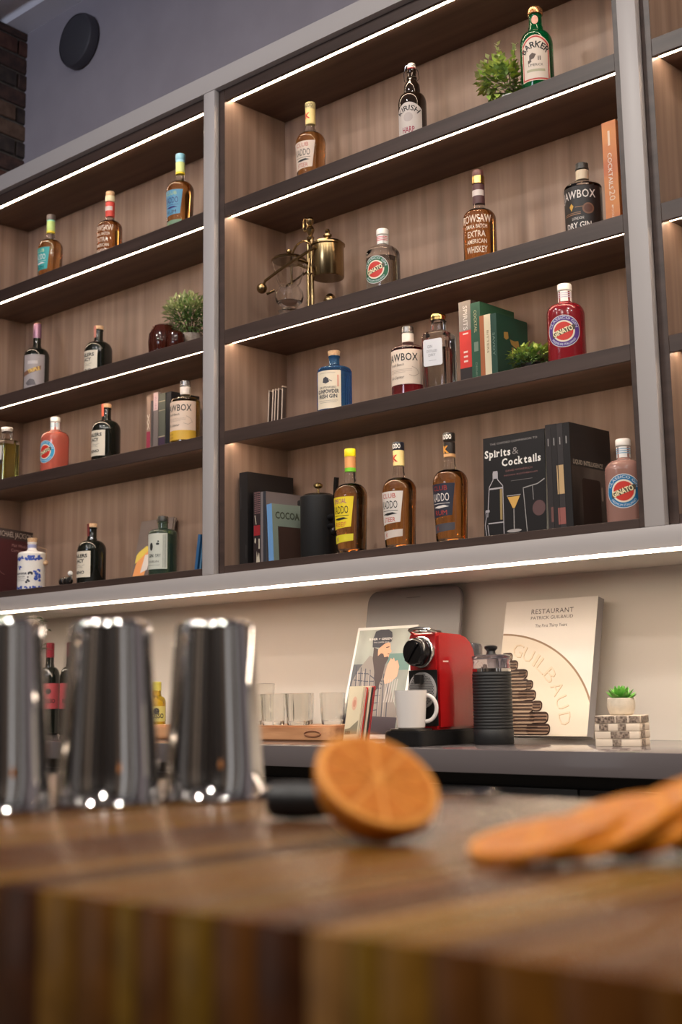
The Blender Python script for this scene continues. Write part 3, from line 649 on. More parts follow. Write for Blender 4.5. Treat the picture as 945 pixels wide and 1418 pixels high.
# top shelves: tall orange book
t, sp_, cv = spine_book('tall orange paperback with white spine lettering, against the right grey post', (1.328, .045, T2+.0001), .039, .15, .262, textured('orange_cover', (184, 98, 58), (212, 142, 72), (3, 3, 5), 2., .45, 0, 3))
pr(t, sp_, lambda b: (vtext(b, 'COCKTAILS', .013, .135, .0115, .092)), M((232, 220, 206)), eps=.0004)
pr(t, sp_, lambda b: (vtext(b, '20', .013, .073, .016, .026), flat(b, rect(.018, .045, .022, .049)), vtext(b, 'POCKET', .017, .028, .006, .032), flat(b, rect(.016, .2, .022, .238))), M((226, 200, 176)), 'lettering', .0004)

# fourth row middle: red, green, brown, cream and dark green books
t, sp_, cv = spine_book('red hardback with grey upper spine, tallest book behind the square decanter', (.838, .085, T3+.0001), .040, .13, .236, M((206, 58, 50)))
put('spine_panel', flat(B(), rect(0, .155, .040, .236)), sp_, .0003, M((134, 126, 120)), t)
put('cover_panel', flat(B(), rect(0, .190, .13, .236)), cv, .0003, M((70, 58, 54)), t)
put('lower_panel', flat(B(), rect(0, 0, .040, .055)), sp_, .0003, M((46, 38, 38)), t)
pr(t, sp_, lambda b: (vtext(b, 'SPIRITS', .0145, .19, .014, .066)), M((206, 200, 196)), eps=.0006)
pr(t, sp_, lambda b: (flat(b, rect(.012, .145, .03, .149)), vtext(b, 'III', .013, .085, .014, .03)), M((232, 200, 190)), 'lettering', .0006)
t, sp_, cv = spine_book('thick dark green hardback standing beside the red book', (.896, .060, T3+.0001), .031, .15, .216, M((38, 78, 58)))
pr(t, sp_, lambda b: (vtext(b, 'COCKTAIL', .011, .165, .009, .06)), M((178, 170, 130)), eps=.0004)
pr(t, sp_, lambda b: (flat(b, rect(.009, .085, .023, .11)), vtext(b, 'DRINKS', .012, .035, .006, .04)), M((112, 128, 112)), 'lettering', .0004)
spine_book('slim terracotta book between the green and the cream books', (.9305, .052, T3+.0001), .0145, .14, .173, M((158, 92, 56)))
t, sp_, cv = spine_book('slim cream book with pale spine among the green books', (.9465, .050, T3+.0001), .0205, .14, .1725, M((212, 198, 168)))
pr(t, sp_, lambda b: vtext(b, 'BITTERS', .008, .10, .006, .06), M((120, 100, 76)), eps=.0004)
t, sp_, cv = spine_book('dark green hardback with gold emblem on its cover, before the low plant', (.9685, .048, T3+.0001), .019, .135, .170, M((24, 60, 48)))
pr(t, cv, lambda b: (flat(b, [(.030, .125), (.048, .128), (.05, .112), (.04, .106), (.03, .110)], [(.055, .11), (.075, .108), (.092, .112), (.096, .094), (.08, .09), (.06, .098)], rect(.062, .06, .068, .09))), M((150, 118, 62)), 'emblem', .0004)
pr(t, sp_, lambda b: vtext(b, 'SAVOY', .006, .09, .007, .06), M((110, 130, 116)), eps=.0004)

# five books left bay, third lit row
specs = [(-.482, .0195, .2005, (150, 124, 108), 'slim book with beige spine, cream ornament and crimson foot', (150, 52, 74)), (-.4618, .009, .18, (86, 80, 78), 'very slim charcoal book second in the row of five', None), (-.452, .0235, .205, (118, 108, 104), 'grey book with pale pink spine top, third of the row of five', (196, 170, 170)),
         (-.4275, .034, .198, (88, 90, 80), 'thick grey-green book with banded spine, fourth of the row of five', (62, 46, 66)), (-.392, .026, .198, (30, 32, 36), 'black book nearest the yellow-filled bottle in the row of five', None)]
for i, (x, th, h, c, lb, c2) in enumerate(specs):
    t, sp_, cv = spine_book(lb, (x, .085+.002*i, T3+.0001), th, .12, h, M(c))
    if i == 0:
        put('spine_panel', flat(B(), rect(0, 0, th, .078)), sp_, .0003, M(c2), t)
        pr(t, sp_, lambda b: (line2(b, [(.004, .085), (.014, .11), (.004, .135)], .003), line2(b, [(.015, .085), (.004, .11), (.015, .135)], .003)), M((214, 200, 178)), 'ornament', .0004)
    if i == 2: put('spine_panel', flat(B(), rect(0, .145, th, h)), sp_, .0003, M(c2), t); pr(t, sp_, lambda b: vtext(b, 'RUM', .008, .17, .008, .04), M((160, 120, 130)), eps=.0005)
    if i == 3:
        put('spine_panel', flat(B(), rect(0, 0, th, .052)), sp_, .0003, M(c2), t)
        pr(t, sp_, lambda b: flat(b, rect(0, .17, th, .173), rect(0, .14, th, .142), rect(0, .052, th, .056)), M((160, 150, 128)), 'stripe', .0004)

# five thin pale-edged slabs standing in the corner
M_SLABS = mat('pale_edge', (178, 160, 146), .5)
for i, (x, ry) in enumerate(((.081, 3), (.097, 4), (.108, 4), (.122, 3.2), (.140, 2.6))):
    t = thing('upright_strip', '%s of five thin pale upright strips in the shelf corner' % ('leftmost', 'second from left', 'middle one', 'second from right', 'rightmost')[i], 'strip', (x, .10, T3+.0001), ry=ry, group='thin pale strips standing in the shelf corner')
    obj('core', bx(0, .0052, 0, .014, 0, .122 if i < 4 else .126, bev=.001), mat('strip_dark', (70, 58, 52), .5), t)
    obj('edge', bx(.0003, .0049, -.0012, -.0001, .001, .121, bev=.0004, seg=1), M_SLABS, t)
    obj('cap', bx(-.0003, .0055, -.0014, .0144, .1221 if i < 4 else .1261, .1255 if i < 4 else .1295, bev=.0006, seg=1), M_SLABS, t)

# bottom row middle: left group
t, sp_, cv = spine_book('large black hardback, first book on the bottom middle shelf', (.022, .04, T0+.0001), .036, .19, .279, M((30, 28, 29), .4))
pr(t, sp_, lambda b: flat(b, rect(.006, .17, .0075, .235), rect(.028, .02, .0295, .06)), M((70, 66, 66)), 'stripe', .0004)
t, sp_, cv = spine_book('dark book with red checked spine top and red band', (.0765, .046, T0+.0001), .031, .15, .216, M((40, 30, 32), .45))
pr(t, sp_, lambda b: [flat(b, rect(.006+.005*i, .15+.006*j, .0085+.005*i, .153+.006*j)) for i in range(5) for j in range(11)], M((150, 110, 112)), 'check_pattern', .0004)
pr(t, sp_, lambda b: flat(b, rect(.002, .085, .029, .115)), M((140, 30, 38)), 'stripe', .0004)
pr(t, sp_, lambda b: (line2(b, [(.007, .145), (.012, .118)], .003), flat(b, [(.012, .002), (.028, .002), (.024, .035), (.018, .02), (.014, .04)], rect(.022, .045, .027, .075), disc(.008, .07, .003, 12, .008))), M((186, 176, 158)), 'picture', .0004)
t, sp_, cv = spine_book('grey hardback with dark front board, between checked and blue books', (.1095, .044, T0+.0001), .0235, .15, .212, M((112, 104, 104), .5))
put('spine_panel', flat(B(), rect(.011, 0, .0235, .212)), sp_, .0003, M((44, 46, 54)), t)
t, sp_, cv = spine_book('light blue book about cocoa leaning beside the black press pot', (.150, .038, T0+.0001), .023, .15, .171, M((104, 148, 196), .5), ry=-3, rz=-4)
put('cover_panel', flat(B(), rect(.0, .0, .15, .171)), cv, .0003, M((120, 134, 124)), t)
pr(t, cv, lambda b: text(b, 'COCOA', .058, .128, .020, .092, bold=.03), M((58, 66, 52)), eps=.0005)
pr(t, cv, lambda b: flat(b, rect(.02, 0, .15, .105)), M((58, 40, 34)), 'picture', .0005)

# black press pot with gold knob
t = thing('press_pot', 'matt black press pot with gold knob and side handle, bottom middle shelf', 'pot', (.288, .105, T0))
obj('body', lathe(B(), [(.050, 0), (.0525, .004), (.0525, .17), (.0530, .176), (.0530, .182), (.049, .184), (.049, .178)], 48), M_MATTBLACK, t)
bm = B(); prism(bm, [(-.045, -.016), (-.083, -.003), (-.083, .003), (-.045, .016)], .166, .1815, axis='z', bev=.002); obj('spout', bm, M_MATTBLACK, t)
obj('lid', lathe(B(), [(.0485, .1785), (.0485, .184), (.040, .190), (.012, .192), (0, .192)], 40), mat('press_lid', (60, 52, 48), .25, metal=.6), t)
k_ = obj('knob', lathe(B(), [(.003, .192), (.003, .207), (.010, .209), (.0135, .213), (.0135, .219), (.008, .223), (0, .223)], 28), M_GOLD, t)
hd = obj('handle', tube(B(), [(.076, -.012, .075), (.079, -.013, .10), (.081, -.0135, .15), (.084, -.014, .20), (.0865, -.0145, .222), (.0875, -.0145, .228)], .0075, 12), mat('black_gloss', (24, 20, 19), .15), t)
for zz in (.118, .092): obj('bracket', tube(B(), [(.050, -.008, zz), (.080, -.013, zz)], .009, 12), M_BLACK, t)
obj('screw_cap', ball(B(), (.080, -.020, .075), .0125, 16), mat('black_gloss', (24, 20, 19), .15), hd)

# bottom row right: the cocktail book and the tall black pack of volumes
t, fc, sd = face_book('black hardback with cocktail photograph and white title, facing out', (.938, .060, T0+.0001), .188, .028, .252, M((26, 24, 26), .4), lean=2)
pr(t, fc, lambda b: text(b, 'THE OXFORD COMPANION TO', .094, .231, .0052, .145), M((150, 144, 142)), eps=.0004)
def serif_word(b, word, x, y, h, w):
    """title letters with thin slab feet, laid out one by one"""
    gs = []; tot = 0.
    for ch in word:
        q = B(); text(q, ch, 0, 0, h, align='L', bold=.028); wd = max(v.co.x for v in q.verts); gs.append((ch, q, wd, tot)); tot += wd+h*.17
    k = w/(tot-h*.17)
    for ch, q, wd, at_ in gs:
        for v in q.verts: v.co.x = x+(at_+v.co.x)*k; v.co.y += y
        me = bpy.data.meshes.new('g'); q.to_mesh(me); q.free(); b.from_mesh(me); bpy.data.meshes.remove(me)
        st = x+(at_+(wd/2 if ch in 'il' else h*.055))*k; f = h*.15
        if ch in 'irkl': flat(b, rect(st-f, y-.0001, st+f, y+h*.075))
        if ch in 'ir': flat(b, rect(st-f, y+h*.66, st+f*.4, y+h*.73))
        if ch in 'kl': flat(b, rect(st-f, y+h*.98, st+f*.4, y+h*1.05))
        if ch == 'p': flat(b, rect(st-f, y-h*.31, st+f, y-h*.24), rect(st-f, y+h*.66, st+f*.4, y+h*.73))
pr(t, fc, lambda b: serif_word(b, 'Spirits', .005, .200, .0185, .080), M((232, 228, 222)), eps=.0004)
pr(t, fc, lambda b: serif_word(b, 'Cocktails', .058, .174, .0185, .118), M((232, 228, 222)), eps=.0004)
pr(t, fc, lambda b: text(b, '&', .10, .200, .0185, .019, bold=-.005), M((140, 134, 132)), eps=.0004)
pr(t, fc, lambda b: (text(b, 'DAVID WONDRICH', .11, .158, .005, .08), text(b, 'NOAH ROTHBAUM', .115, .147, .004, .10)), M((136, 92, 90)), eps=.0004)
pr(t, fc, lambda b: flat(b, rect(.085, .133, .150, .1342)), M((110, 104, 104)), 'stripe', .0004)
def shaker_print(b):
    for a, c in (((.016, .002), (.012, .03)), ((.012, .05), (.018, .125)), ((.018, .125), (.03, .142)), ((.03, .142), (.03, .16)), ((.044, .16), (.044, .142)), ((.044, .142), (.060, .125)), ((.060, .125), (.062, .004))): line2(b, [a, c], .0022)
    flat(b, rect(.03, .145, .044, .164), rect(.018, .118, .060, .122), rect(.014, .032, .062, .035), rect(.006, .062, .018, .068)); line2(b, [(.006, .066), (.008, .05), (.004, .03), (.008, .004)], .002)
pr(t, fc, shaker_print, M((170, 164, 168)), 'picture', .0004)
pr(t, fc, lambda b: flat(b, rect(.051, .04, .058, .117)), M((150, 128, 84)), 'picture', .0004)
pr(t, fc, lambda b: flat(b, [(.074, .094), (.112, .094), (.096, .065), (.090, .065)]), M((206, 160, 84)), 'picture', .0005)
pr(t, fc, lambda b: (flat(b, rect(.0918, .012, .0942, .064), rect(.072, .096, .114, .098)), flat(b, disc(.093, .009, .022, 24, .004))), M((160, 154, 152)), 'picture', .0004)
pr(t, fc, lambda b: (line2(b, [(.122, .112), (.132, .004)], .0022), line2(b, [(.122, .112), (.165, .118), (.186, .128)], .0026), line2(b, [(.15, .116), (.152, .08)], .0016)), M((150, 146, 144)), 'picture', .0004)
pr(t, fc, lambda b: flat(b, disc(.168, .058, .019, 24)), M((92, 66, 66)), 'picture', .0005)

names = ('first', 'second', 'third', 'fourth and thickest')
x = 1.1335
for i, (th, c) in enumerate(((.0155, (52, 48, 49)), (.0165, (46, 43, 44)), (.0165, (58, 54, 55)), (.019, (38, 36, 37)))):
    t, sp_, cv = spine_book('%s of four tall black volumes beside the cocktail book' % names[i] + (', photograph on cover' if i == 3 else ''), (x, .033, T0+.0001), th, .178, .258-.0006*i, M(c, .35))
    pr(t, sp_, lambda b: flat(b, rect(th*.42, .205, th*.58, .223)), M((150, 146, 144)), 'stripe', .0004)
    if i in (1, 2):
        a0, a1 = (.0, .0162) if i == 2 else (.012, .0165)
        pr(t, sp_, lambda b: flat(b, [(a0+.001, .085), (a1, .085), (a1-.001, .155), (a0+.001, .155)]), M((190, 158, 116)), 'picture', .0004)
        pr(t, sp_, lambda b: flat(b, rect(a0, .012, a1, .052)), M((146, 88, 82)), 'picture', .0004)
    if i == 0: pr(t, sp_, lambda b: flat(b, rect(.008, .02, .0150, .056)), M((110, 74, 70)), 'picture', .0004)
    if i == 3:
        put('picture', flat(B(), rect(.004, .004, .172, .152)), cv, .0003, textured('cover_photo', (30, 25, 24), (118, 106, 98), (1, 9, 4), 1., .35, 0, 2, pos=(.42, .8)), t)
        put('picture', flat(B(), rect(.045, .004, .125, .125, .008)), cv, .0006, M((44, 30, 26)), t)
        put('highlight', flat(B(), rect(.128, .075, .136, .11, .004)), cv, .0006, M((150, 136, 124)), t)
        pr(t, cv, lambda b: text(b, 'LIQUID INTELLIGENCE', .075, .157, .0105, .13, bold=.03), M((158, 150, 136)), eps=.0005)
    x += th+.0006

# left bay bottom: maroon book, picture book, blue book
t, sp_, cv = spine_book('maroon whiskey handbook with dark title band at the far left', (-1.312, .036, T0+.0001), .020, .215, .243, M((78, 34, 40), .45), rz=20)
put('title_band', flat(B(), rect(0, .205, .215, .243)), cv, .0003, M((66, 56, 54)), t)
pr(t, cv, lambda b: text(b, 'MICHAEL JACKSON', .106, .2145, .020, .207), M((206, 196, 190)), eps=.0005)
pr(t, cv, lambda b: (text(b, 'Malt Whisky', .135, .180, .011, .092), text(b, 'Companion', .135, .162, .011, .10), text(b, 'SIXTH', .145, .145, .006, .05)), M((176, 140, 138)), eps=.0005)
pr(t, cv, lambda b: line2(b, [(.05+.05*math.cos(a), .14+.065*math.sin(a)) for a in [PI+PI/2*i/10 for i in range(11)]], .0015), M((170, 130, 120)), 'ornament', .0005)
t, fc, sd = face_book('grey paperback with yellow and orange fruit picture, leaning behind green gin bottle', (-.700, .205, T0+.0001), .175, .012, .222, M((104, 92, 88), .5), lean=12)
pr(t, fc, lambda b: flat(b, [(.002, .002), (.062, .002), (.075, .06), (.078, .118), (.06, .128), (.02, .112)]), M((222, 150, 92)), 'picture', .0004)
pr(t, fc, lambda b: flat(b, [(.006, .07), (.03, .085), (.072, .115), (.078, .124), (.055, .130), (.02, .112), (.008, .10)]), M((210, 186, 80)), 'picture', .0006)
pr(t, fc, lambda b: flat(b, [(.12, .08), (.14, .085), (.138, .122), (.118, .12)]), M((210, 186, 80)), 'picture', .0006)
pr(t, fc, lambda b: (flat(b, [(.045, .035), (.08, .045), (.085, .10), (.055, .098)])), M((216, 206, 198)), 'picture', .0008)
t, sp_, cv = spine_book('blue book leaning against the left grey post', (-.256, .10, T0+.0001), .012, .14, .125, M((44, 92, 136), .45), ry=9)
spine_book('slim pale-blue edged booklet leaning on the blue book', (-.233, .10, T0+.0001), .008, .13, .100, M((70, 110, 140), .45), ry=9)

# ------------------------------------------------------------------ plants
def leaf_into(bm, p, d, L, W, up=Vector((0, 0, 1)), curl=.15):
    d = d.normalized(); s = d.cross(up)
    s = s.normalized() if s.length > 1e-4 else d.orthogonal().normalized(); n = s.cross(d)
    a = bm.verts.new(p); b = bm.verts.new(p+d*L*.45+s*W/2+n*L*curl); c = bm.verts.new(p+d*L*.45-s*W/2+n*L*curl); e = bm.verts.new(p+d*L-n*L*curl*.3); m = bm.verts.new(p+d*L*.5+n*L*curl*.4)
    bm.faces.new((a, b, m)); bm.faces.new((a, m, c)); bm.faces.new((b, e, m)); bm.faces.new((m, e, c))
def bush(t, nm, c, rx_, ry_, rz_, n, L, W, m, seed, inner=.45, flatlow=None, stems=None):
    rnd = random.Random(seed); bm = B()
    for _ in range(n):
        v = Vector((rnd.gauss(0, 1), rnd.gauss(0, 1), rnd.gauss(0, 1))).normalized()
        if flatlow is not None and v.z < flatlow: v.z = -v.z*.4
        r = inner+(1-inner)*rnd.random()**.6
        p = Vector((c[0]+v.x*rx_*r, c[1]+v.y*ry_*r, c[2]+v.z*rz_*r))
        d = (v+Vector((rnd.uniform(-.6, .6), rnd.uniform(-.6, .6), rnd.uniform(-.1, .8))))
        k = rnd.uniform(.7, 1.25); leaf_into(bm, p, d, L*k, W*k)
    return obj(nm, bm, m, t)
def stems(t, base, tips, r, m=M_STEM):
    bm = B()
    for p in tips:
        b = Vector(base); q = Vector(p); tube(bm, [b, b.lerp(q, .5)+Vector((0, 0, .008)), q], r, 5)
    return obj('stem', bm, m, t)
# bushy grey-green plant in a grey pot
t = thing('bushy_plant', 'bushy grey-green plant in a small grey pot beside the left grey post', 'plant', (-.318, .135, T2))
obj('pot', lathe(B(), [(.032, 0), (.036, .004), (.044, .065), (.044, .07), (.040, .07), (.038, .055), (0, .055)], 32), textured('stone_pot', (150, 136, 124), (170, 156, 142), (60, 60, 60), 3., .8, .2), t)
rnd = random.Random(5)
stems(t, (0, 0, .06), [(rnd.uniform(-.07, .07), rnd.uniform(-.05, .03), rnd.uniform(.1, .19)) for _ in range(26)], .0014)
bush(t, 'foliage', (0, -.010, .135), .074, .070, .060, 700, .017, .0075, M_LEAF, 11, .45)
bush(t, 'foliage', (0, -.016, .142), .076, .070, .064, 420, .017, .0070, M_LEAFPALE, 12, .8, -.1)
bush(t, 'foliage', (.005, -.005, .108), .066, .066, .042, 300, .017, .0075, M_LEAFDK, 13, .3)
# upright plant beside the green bottle
t = thing('leafy_plant', 'fresh green round-leaved plant with two tall sprigs, left of the green bottle', 'plant', (1.010, .125, T1))
obj('pot', lathe(B(), [(.026, 0), (.030, .003), (.036, .05), (.036, .054), (.033, .054), (.031, .045), (0, .045)], 28), M_CERAMIC, t)
tips = [(-.035, -.01, .215), (.022, -.01, .195), (-.062, -.02, .14), (-.05, 0, .165), (-.01, -.03, .15), (.03, -.02, .13), (-.075, -.02, .115), (.01, .0, .165), (-.02, .01, .175), (.045, .01, .12)]
stems(t, (0, 0, .045), tips, .0016)
bush(t, 'foliage', (-.018, -.014, .095), .052, .050, .050, 150, .022, .019, M_LEAF, 21, .3)
bush(t, 'foliage', (-.024, -.022, .108), .054, .048, .056, 170, .020, .017, M_LEAFLIME, 22, .6)
bush(t, 'foliage', (-.028, -.030, .120), .054, .044, .050, 60, .018, .015, M_LEAFPALE, 24, .8)
rnd = random.Random(23); bm = B(); bm2 = B()
for q, (tip, top) in enumerate(((Vector(tips[0]), 9), (Vector(tips[1]), 9), (Vector(tips[6]), 4), (Vector(tips[3]), 5))):
    for i in range(top):
        for s in (0, 1):
            a = rnd.random()*PI; d = Vector((math.cos(a+s*PI), math.sin(a+s*PI), .9)); p = tip.lerp(Vector((0, 0, .045)), .05*i)
            leaf_into(bm if i > 2 else bm2, p, d, .016, .012)
obj('sprig', bm, M_LEAFLIME, t); obj('sprig_tip', bm2, M_LEAFPALE, t)
# low plant on row four
t = thing('low_plant', 'low spreading green plant between dark green book and red gin', 'plant', (1.083, .075, T3))
obj('pot', lathe(B(), [(.030, 0), (.034, .003), (.036, .02), (.033, .021), (.032, .016), (0, .016)], 28), M_BLACK, t)
stems(t, (0, 0, .014), [(rnd.uniform(-.05, .05), rnd.uniform(-.03, .03), rnd.uniform(.025, .05)) for _ in range(18)], .0012)
bush(t, 'foliage', (-.004, -.01, .034), .060, .036, .024, 230, .015, .0095, M_LEAF, 31, .3)
bush(t, 'foliage', (-.004, -.016, .040), .060, .034, .024, 110, .015, .010, M_LEAFLIME, 32, .7, -.1)
bush(t, 'foliage', (0, -.005, .022), .058, .034, .016, 120, .014, .009, M_LEAFDK, 33, .3)
# trailing plant on the counter behind the left shaker
t = thing('tall_plant', 'tall dark-leaved plant on the counter behind the left shaker tin', 'plant', (-1.20, .14, .9202))
obj('pot', lathe(B(), [(.05, 0), (.055, .004), (.065, .12), (.065, .125), (.06, .125), (.058, .11), (0, .11)], 32), M_CERAMIC, t)
tips = [(.12, -.03, .398), (.07, -.03, .402), (.02, 0, .395), (-.05, .01, .39), (-.09, .0, .37), (.10, -.01, .385), (0, -.05, .38)]
stems(t, (0, 0, .11), tips, .002)
bm = B()
for p in tips:
    for i in range(7):
        a = rnd.random()*2*PI; leaf_into(bm, Vector(p).lerp(Vector((0, 0, .11)), .09*i), Vector((math.cos(a), math.sin(a)*.6, .05)), .055, .016)
obj('foliage', bm, M_LEAFDK, t)

# ------------------------------------------------------------------ brass balance coffee siphon
t = thing('coffee_siphon', 'antique brass balance coffee siphon with glass globe, second shelf of the middle bay', 'coffee maker', (.222, .125, T2))
obj('base', prism(B(), rect(-.135, -.045, .135, .045, .03), .0002, .010, axis='z', bev=.002), mat('siphon_base', (52, 36, 28), .3), t)
for dx in (-.006, .010): obj('column', tube(B(), [(dx+.022, 0, .010), (dx+.022, 0, .255)], .0055, 12), M_BRASS, t)
fin = lathe(B(), [(.010, .255), (.012, .262), (.006, .268), (.010, .276), (.013, .286), (.009, .296), (.005, .300), (.011, .308), (.012, .318), (.006, .326), (0, .328)], 20, o=(.026, 0, 0))
obj('finial', fin, M_BRASS, t)
obj('valve_wheel', tube(B(), [(.010+.009*math.cos(a), -.004, .306+.020*math.sin(a)) for a in [2*PI*i/20 for i in range(20)]], .0035, 8, closed=True), M_BRASS, t)
# swinging beam rising to the right, with a counterweight ball at its left end
bm = B(); tube(bm, [(-.118, -.052, .148), (-.06, -.052, .166), (.03, -.052, .188), (.098, -.052, .203)], .0045, 10); obj('beam', bm, M_BRASS, t)
obj('rear_beam', tube(B(), [(-.118, .035, .148), (.03, .035, .188), (.098, .035, .203)], .0035, 8), M_BRASS, t)
obj('beam_axle', tube(B(), [(.024, -.056, .180), (.024, .038, .180)], .004, 10), M_BRASS, t)
obj('counterweight', ball(B(), (-.135, -.05, .128), .0165, 18), M_BRASS, t)
obj('weight_arm', tube(B(), [(-.118, -.052, .148), (-.132, -.05, .132)], .004, 8), M_BRASS, t)
obj('strut', tube(B(), [(.018, -.045, .168), (.074, -.052, .140)], .0035, 8), M_BRASS, t)
obj('hook', tube(B(), [(.074, -.054, .172), (.074, -.056, .15), (.072, -.057, .13), (.078, -.057, .118), (.085, -.056, .125), (.083, -.055, .145)], .0028, 8), M_BRASS, t)
# boiler
kz = .118
obj('boiler', lathe(B(), [(.046, kz), (.048, kz+.003), (.048, kz+.096), (.052, kz+.099), (.052, kz+.103), (.046, kz+.104)], 40, o=(.098, 0, 0)), M_BRASS, t)
li = obj('boiler_lid', lathe(B(), [(.047, kz+.104), (.044, kz+.110), (.022, kz+.117), (.010, kz+.119), (.008, kz+.125), (.013, kz+.130), (.013, kz+.135), (.006, kz+.139), (.008, kz+.145), (.005, kz+.152), (0, kz+.154)], 32, o=(.098, 0, 0)), M_BRASS, t)
# arched transfer tube
arc_ = [(-.048, -.008, .13), (-.048, -.008, .20)]+[(-.002-.046*math.cos(a), -.008, .205+.050*math.sin(a)) for a in [PI*i/14 for i in range(1, 14)]]+[(.046, -.006, .215), (.070, 0, kz+.112)]
obj('transfer_tube', tube(B(), arc_, .0035, 10), M_BRASS, t)
# glass funnel and globe on a stem
gl = [(.052, .205), (.050, .195), (.042, .160), (.034, .138), (.028, .131), (.030, .126), (.041, .110), (.044, .095), (.040, .078), (.026, .064), (.020, .060), (.024, .056), (.034, .050), (.030, .042), (.012, .034), (.009, .026), (.012, .018), (.024, .0102)]
inner = [(r-.0022, h) for r, h in gl if h > .062][::-1]
obj('glass_globe', lathe(B(), gl[::-1]+[(.0505, .2055)]+[(r-.0022, h) for r, h in gl if h > .07]+[(0, .0705)], 36, o=(-.062, -.005, 0), cap=True), M_GLASS, t)
obj('globe_lid', lathe(B(), [(.054, .206), (.055, .209), (.048, .217), (.026, .225), (.010, .228), (.006, .232), (.009, .237), (.008, .243), (0, .247)], 36, o=(-.062, -.005, 0)), M_BRASS, t)
obj('spout_tap', tube(B(), [(-.100, -.030, .118), (-.120, -.045, .108)], .004, 8), M_BRASS, t)
# spirit lamp
la = obj('spirit_lamp', lathe(B(), [(.030, .0102), (.034, .014), (.034, .032), (.026, .040), (.014, .043)], 32, o=(.105, 0, 0)), M_GLASS, t)
obj('lamp_cap', lathe(B(), [(.019, .0432), (.020, .046), (.019, .052), (.014, .062), (.008, .068), (0, .070)], 24, o=(.105, 0, 0)), M_BRASS, la)

# ------------------------------------------------------------------ things on the back counter
KZ = .9202
# grey rounded board leaning on the splashback
t = thing('serving_board', 'tall grey round-cornered board leaning on the cream splashback', 'board', (.322, .222, KZ+.003), rx=-9)
obj('slab', prism(B(), rect(0, 0, .350, .415, .035, 8), -.012, 0, axis='y', bev=.002), mat('grey_board', (132, 126, 126), .3), t)
obj('grip', tube(B(), [(.15+.05*k_, -.0125, .39) for k_ in (0, .25, .5, .75, 1)], .0012, 6), mat('grey_board_dark', (104, 98, 98), .4), t)

# magazine with the bearded person on its cover
t, fc, sd = face_book('leaning magazine, cover photo of a bearded person in dark beanie and checked shirt', (.350, .112, KZ+.002), .225, .006, .318, M((226, 222, 216), .4), lean=17, name='magazine', cat='magazine')
W_, H_ = .225, .318
put('picture', flat(B(), rect(.008, .012, .217, .310)), fc, .0003, textured('cover_backdrop', (132, 136, 130), (160, 164, 154), (6, 6, 4), 2., .35, 0, 2), t)
pr(t, fc, lambda b: flat(b, rect(.008, .180, .06, .21), rect(.008, .14, .04, .18)), M((86, 88, 92)), 'picture', .0004)
pr(t, fc, lambda b: flat(b, rect(.135, .21, .217, .238), rect(.17, .19, .217, .21)), M((96, 128, 122)), 'picture', .0004)
pr(t, fc, lambda b: flat(b, [(.012, .012), (.205, .012), (.2, .075), (.175, .115), (.14, .20), (.10, .222), (.065, .235), (.035, .20), (.016, .165), (.012, .10)]), M((136, 128, 122), .45), 'shirt', .0005)
def checks(b):
    for i in range(8):
        line2(b, [(.022+.018*i, .205-.004*i), (.05+.017*i, .03)], .0032)
    for i in range(7): line2(b, [(.02, .065+.02*i), (.07, .05+.022*i), (.13, .06+.02*i if i < 6 else .15)], .0028)
pr(t, fc, checks, M((70, 72, 82)), 'shirt_check', .0007)
pr(t, fc, lambda b: [line2(b, [(.03+.022*i, .19), (.055+.02*i, .04)], .0022) for i in range(6)], M((172, 160, 152)), 'shirt_check', .0008)
pr(t, fc, lambda b: flat(b, [(.012, .012), (.205, .012), (.205, .058), (.10, .062), (.05, .06), (.012, .07)]), M((74, 66, 72), .45), 'picture', .0009)
pr(t, fc, lambda b: flat(b, [(.092, .215), (.085, .235), (.10, .262), (.120, .272), (.134, .268), (.138, .252), (.144, .244), (.138, .238), (.136, .228), (.12, .215)]), M((206, 152, 120), .45), 'face', .0010)
pr(t, fc, lambda b: flat(b, [(.078, .225), (.075, .258), (.092, .252), (.096, .232), (.106, .240), (.115, .238), (.121, .228), (.134, .230), (.137, .224), (.128, .205), (.126, .17), (.117, .14), (.107, .13), (.100, .16), (.092, .19)]), M((66, 54, 54), .5), 'beard', .0013)
pr(t, fc, lambda b: flat(b, [(.070, .258), (.066, .28), (.072, .304), (.09, .309), (.12, .308), (.134, .300), (.139, .282), (.137, .272), (.115, .268), (.098, .256)]), M((62, 62, 70), .6), 'beanie', .0014)
pr(t, fc, lambda b: flat(b, [(.121, .257), (.133, .259), (.133, .256), (.122, .2545)], rect(.131, .236, .138, .238)), M((60, 42, 38)), 'eye', .0014)
pr(t, fc, lambda b: flat(b, [(.133, .165), (.138, .205), (.146, .225), (.152, .22), (.157, .226), (.163, .215), (.172, .218), (.182, .20), (.18, .172), (.16, .155), (.14, .152)]), M((202, 158, 134), .45), 'hand', .0012)
pr(t, fc, lambda b: [line2(b, [(.152+.008*i, .165), (.148+.009*i, .10)], .0035) for i in range(5)], M((176, 170, 164)), 'sleeve_stripe', .0012)
pr(t, fc, lambda b: (text(b, 'RIVER + GREEN', .095, .2785, .0062, .085, bold=.02), text(b, 'THE COFFEE ISSUE', .10, .270, .0034, .058)), M((214, 210, 206)), 'lettering', .0017)
pr(t, fc, lambda b: (flat(b, disc(.092, .050, .006, 12)), text(b, 'COFFEE', .092, .030, .008, .044, bold=.03)), M((190, 184, 182)), 'lettering', .0013)

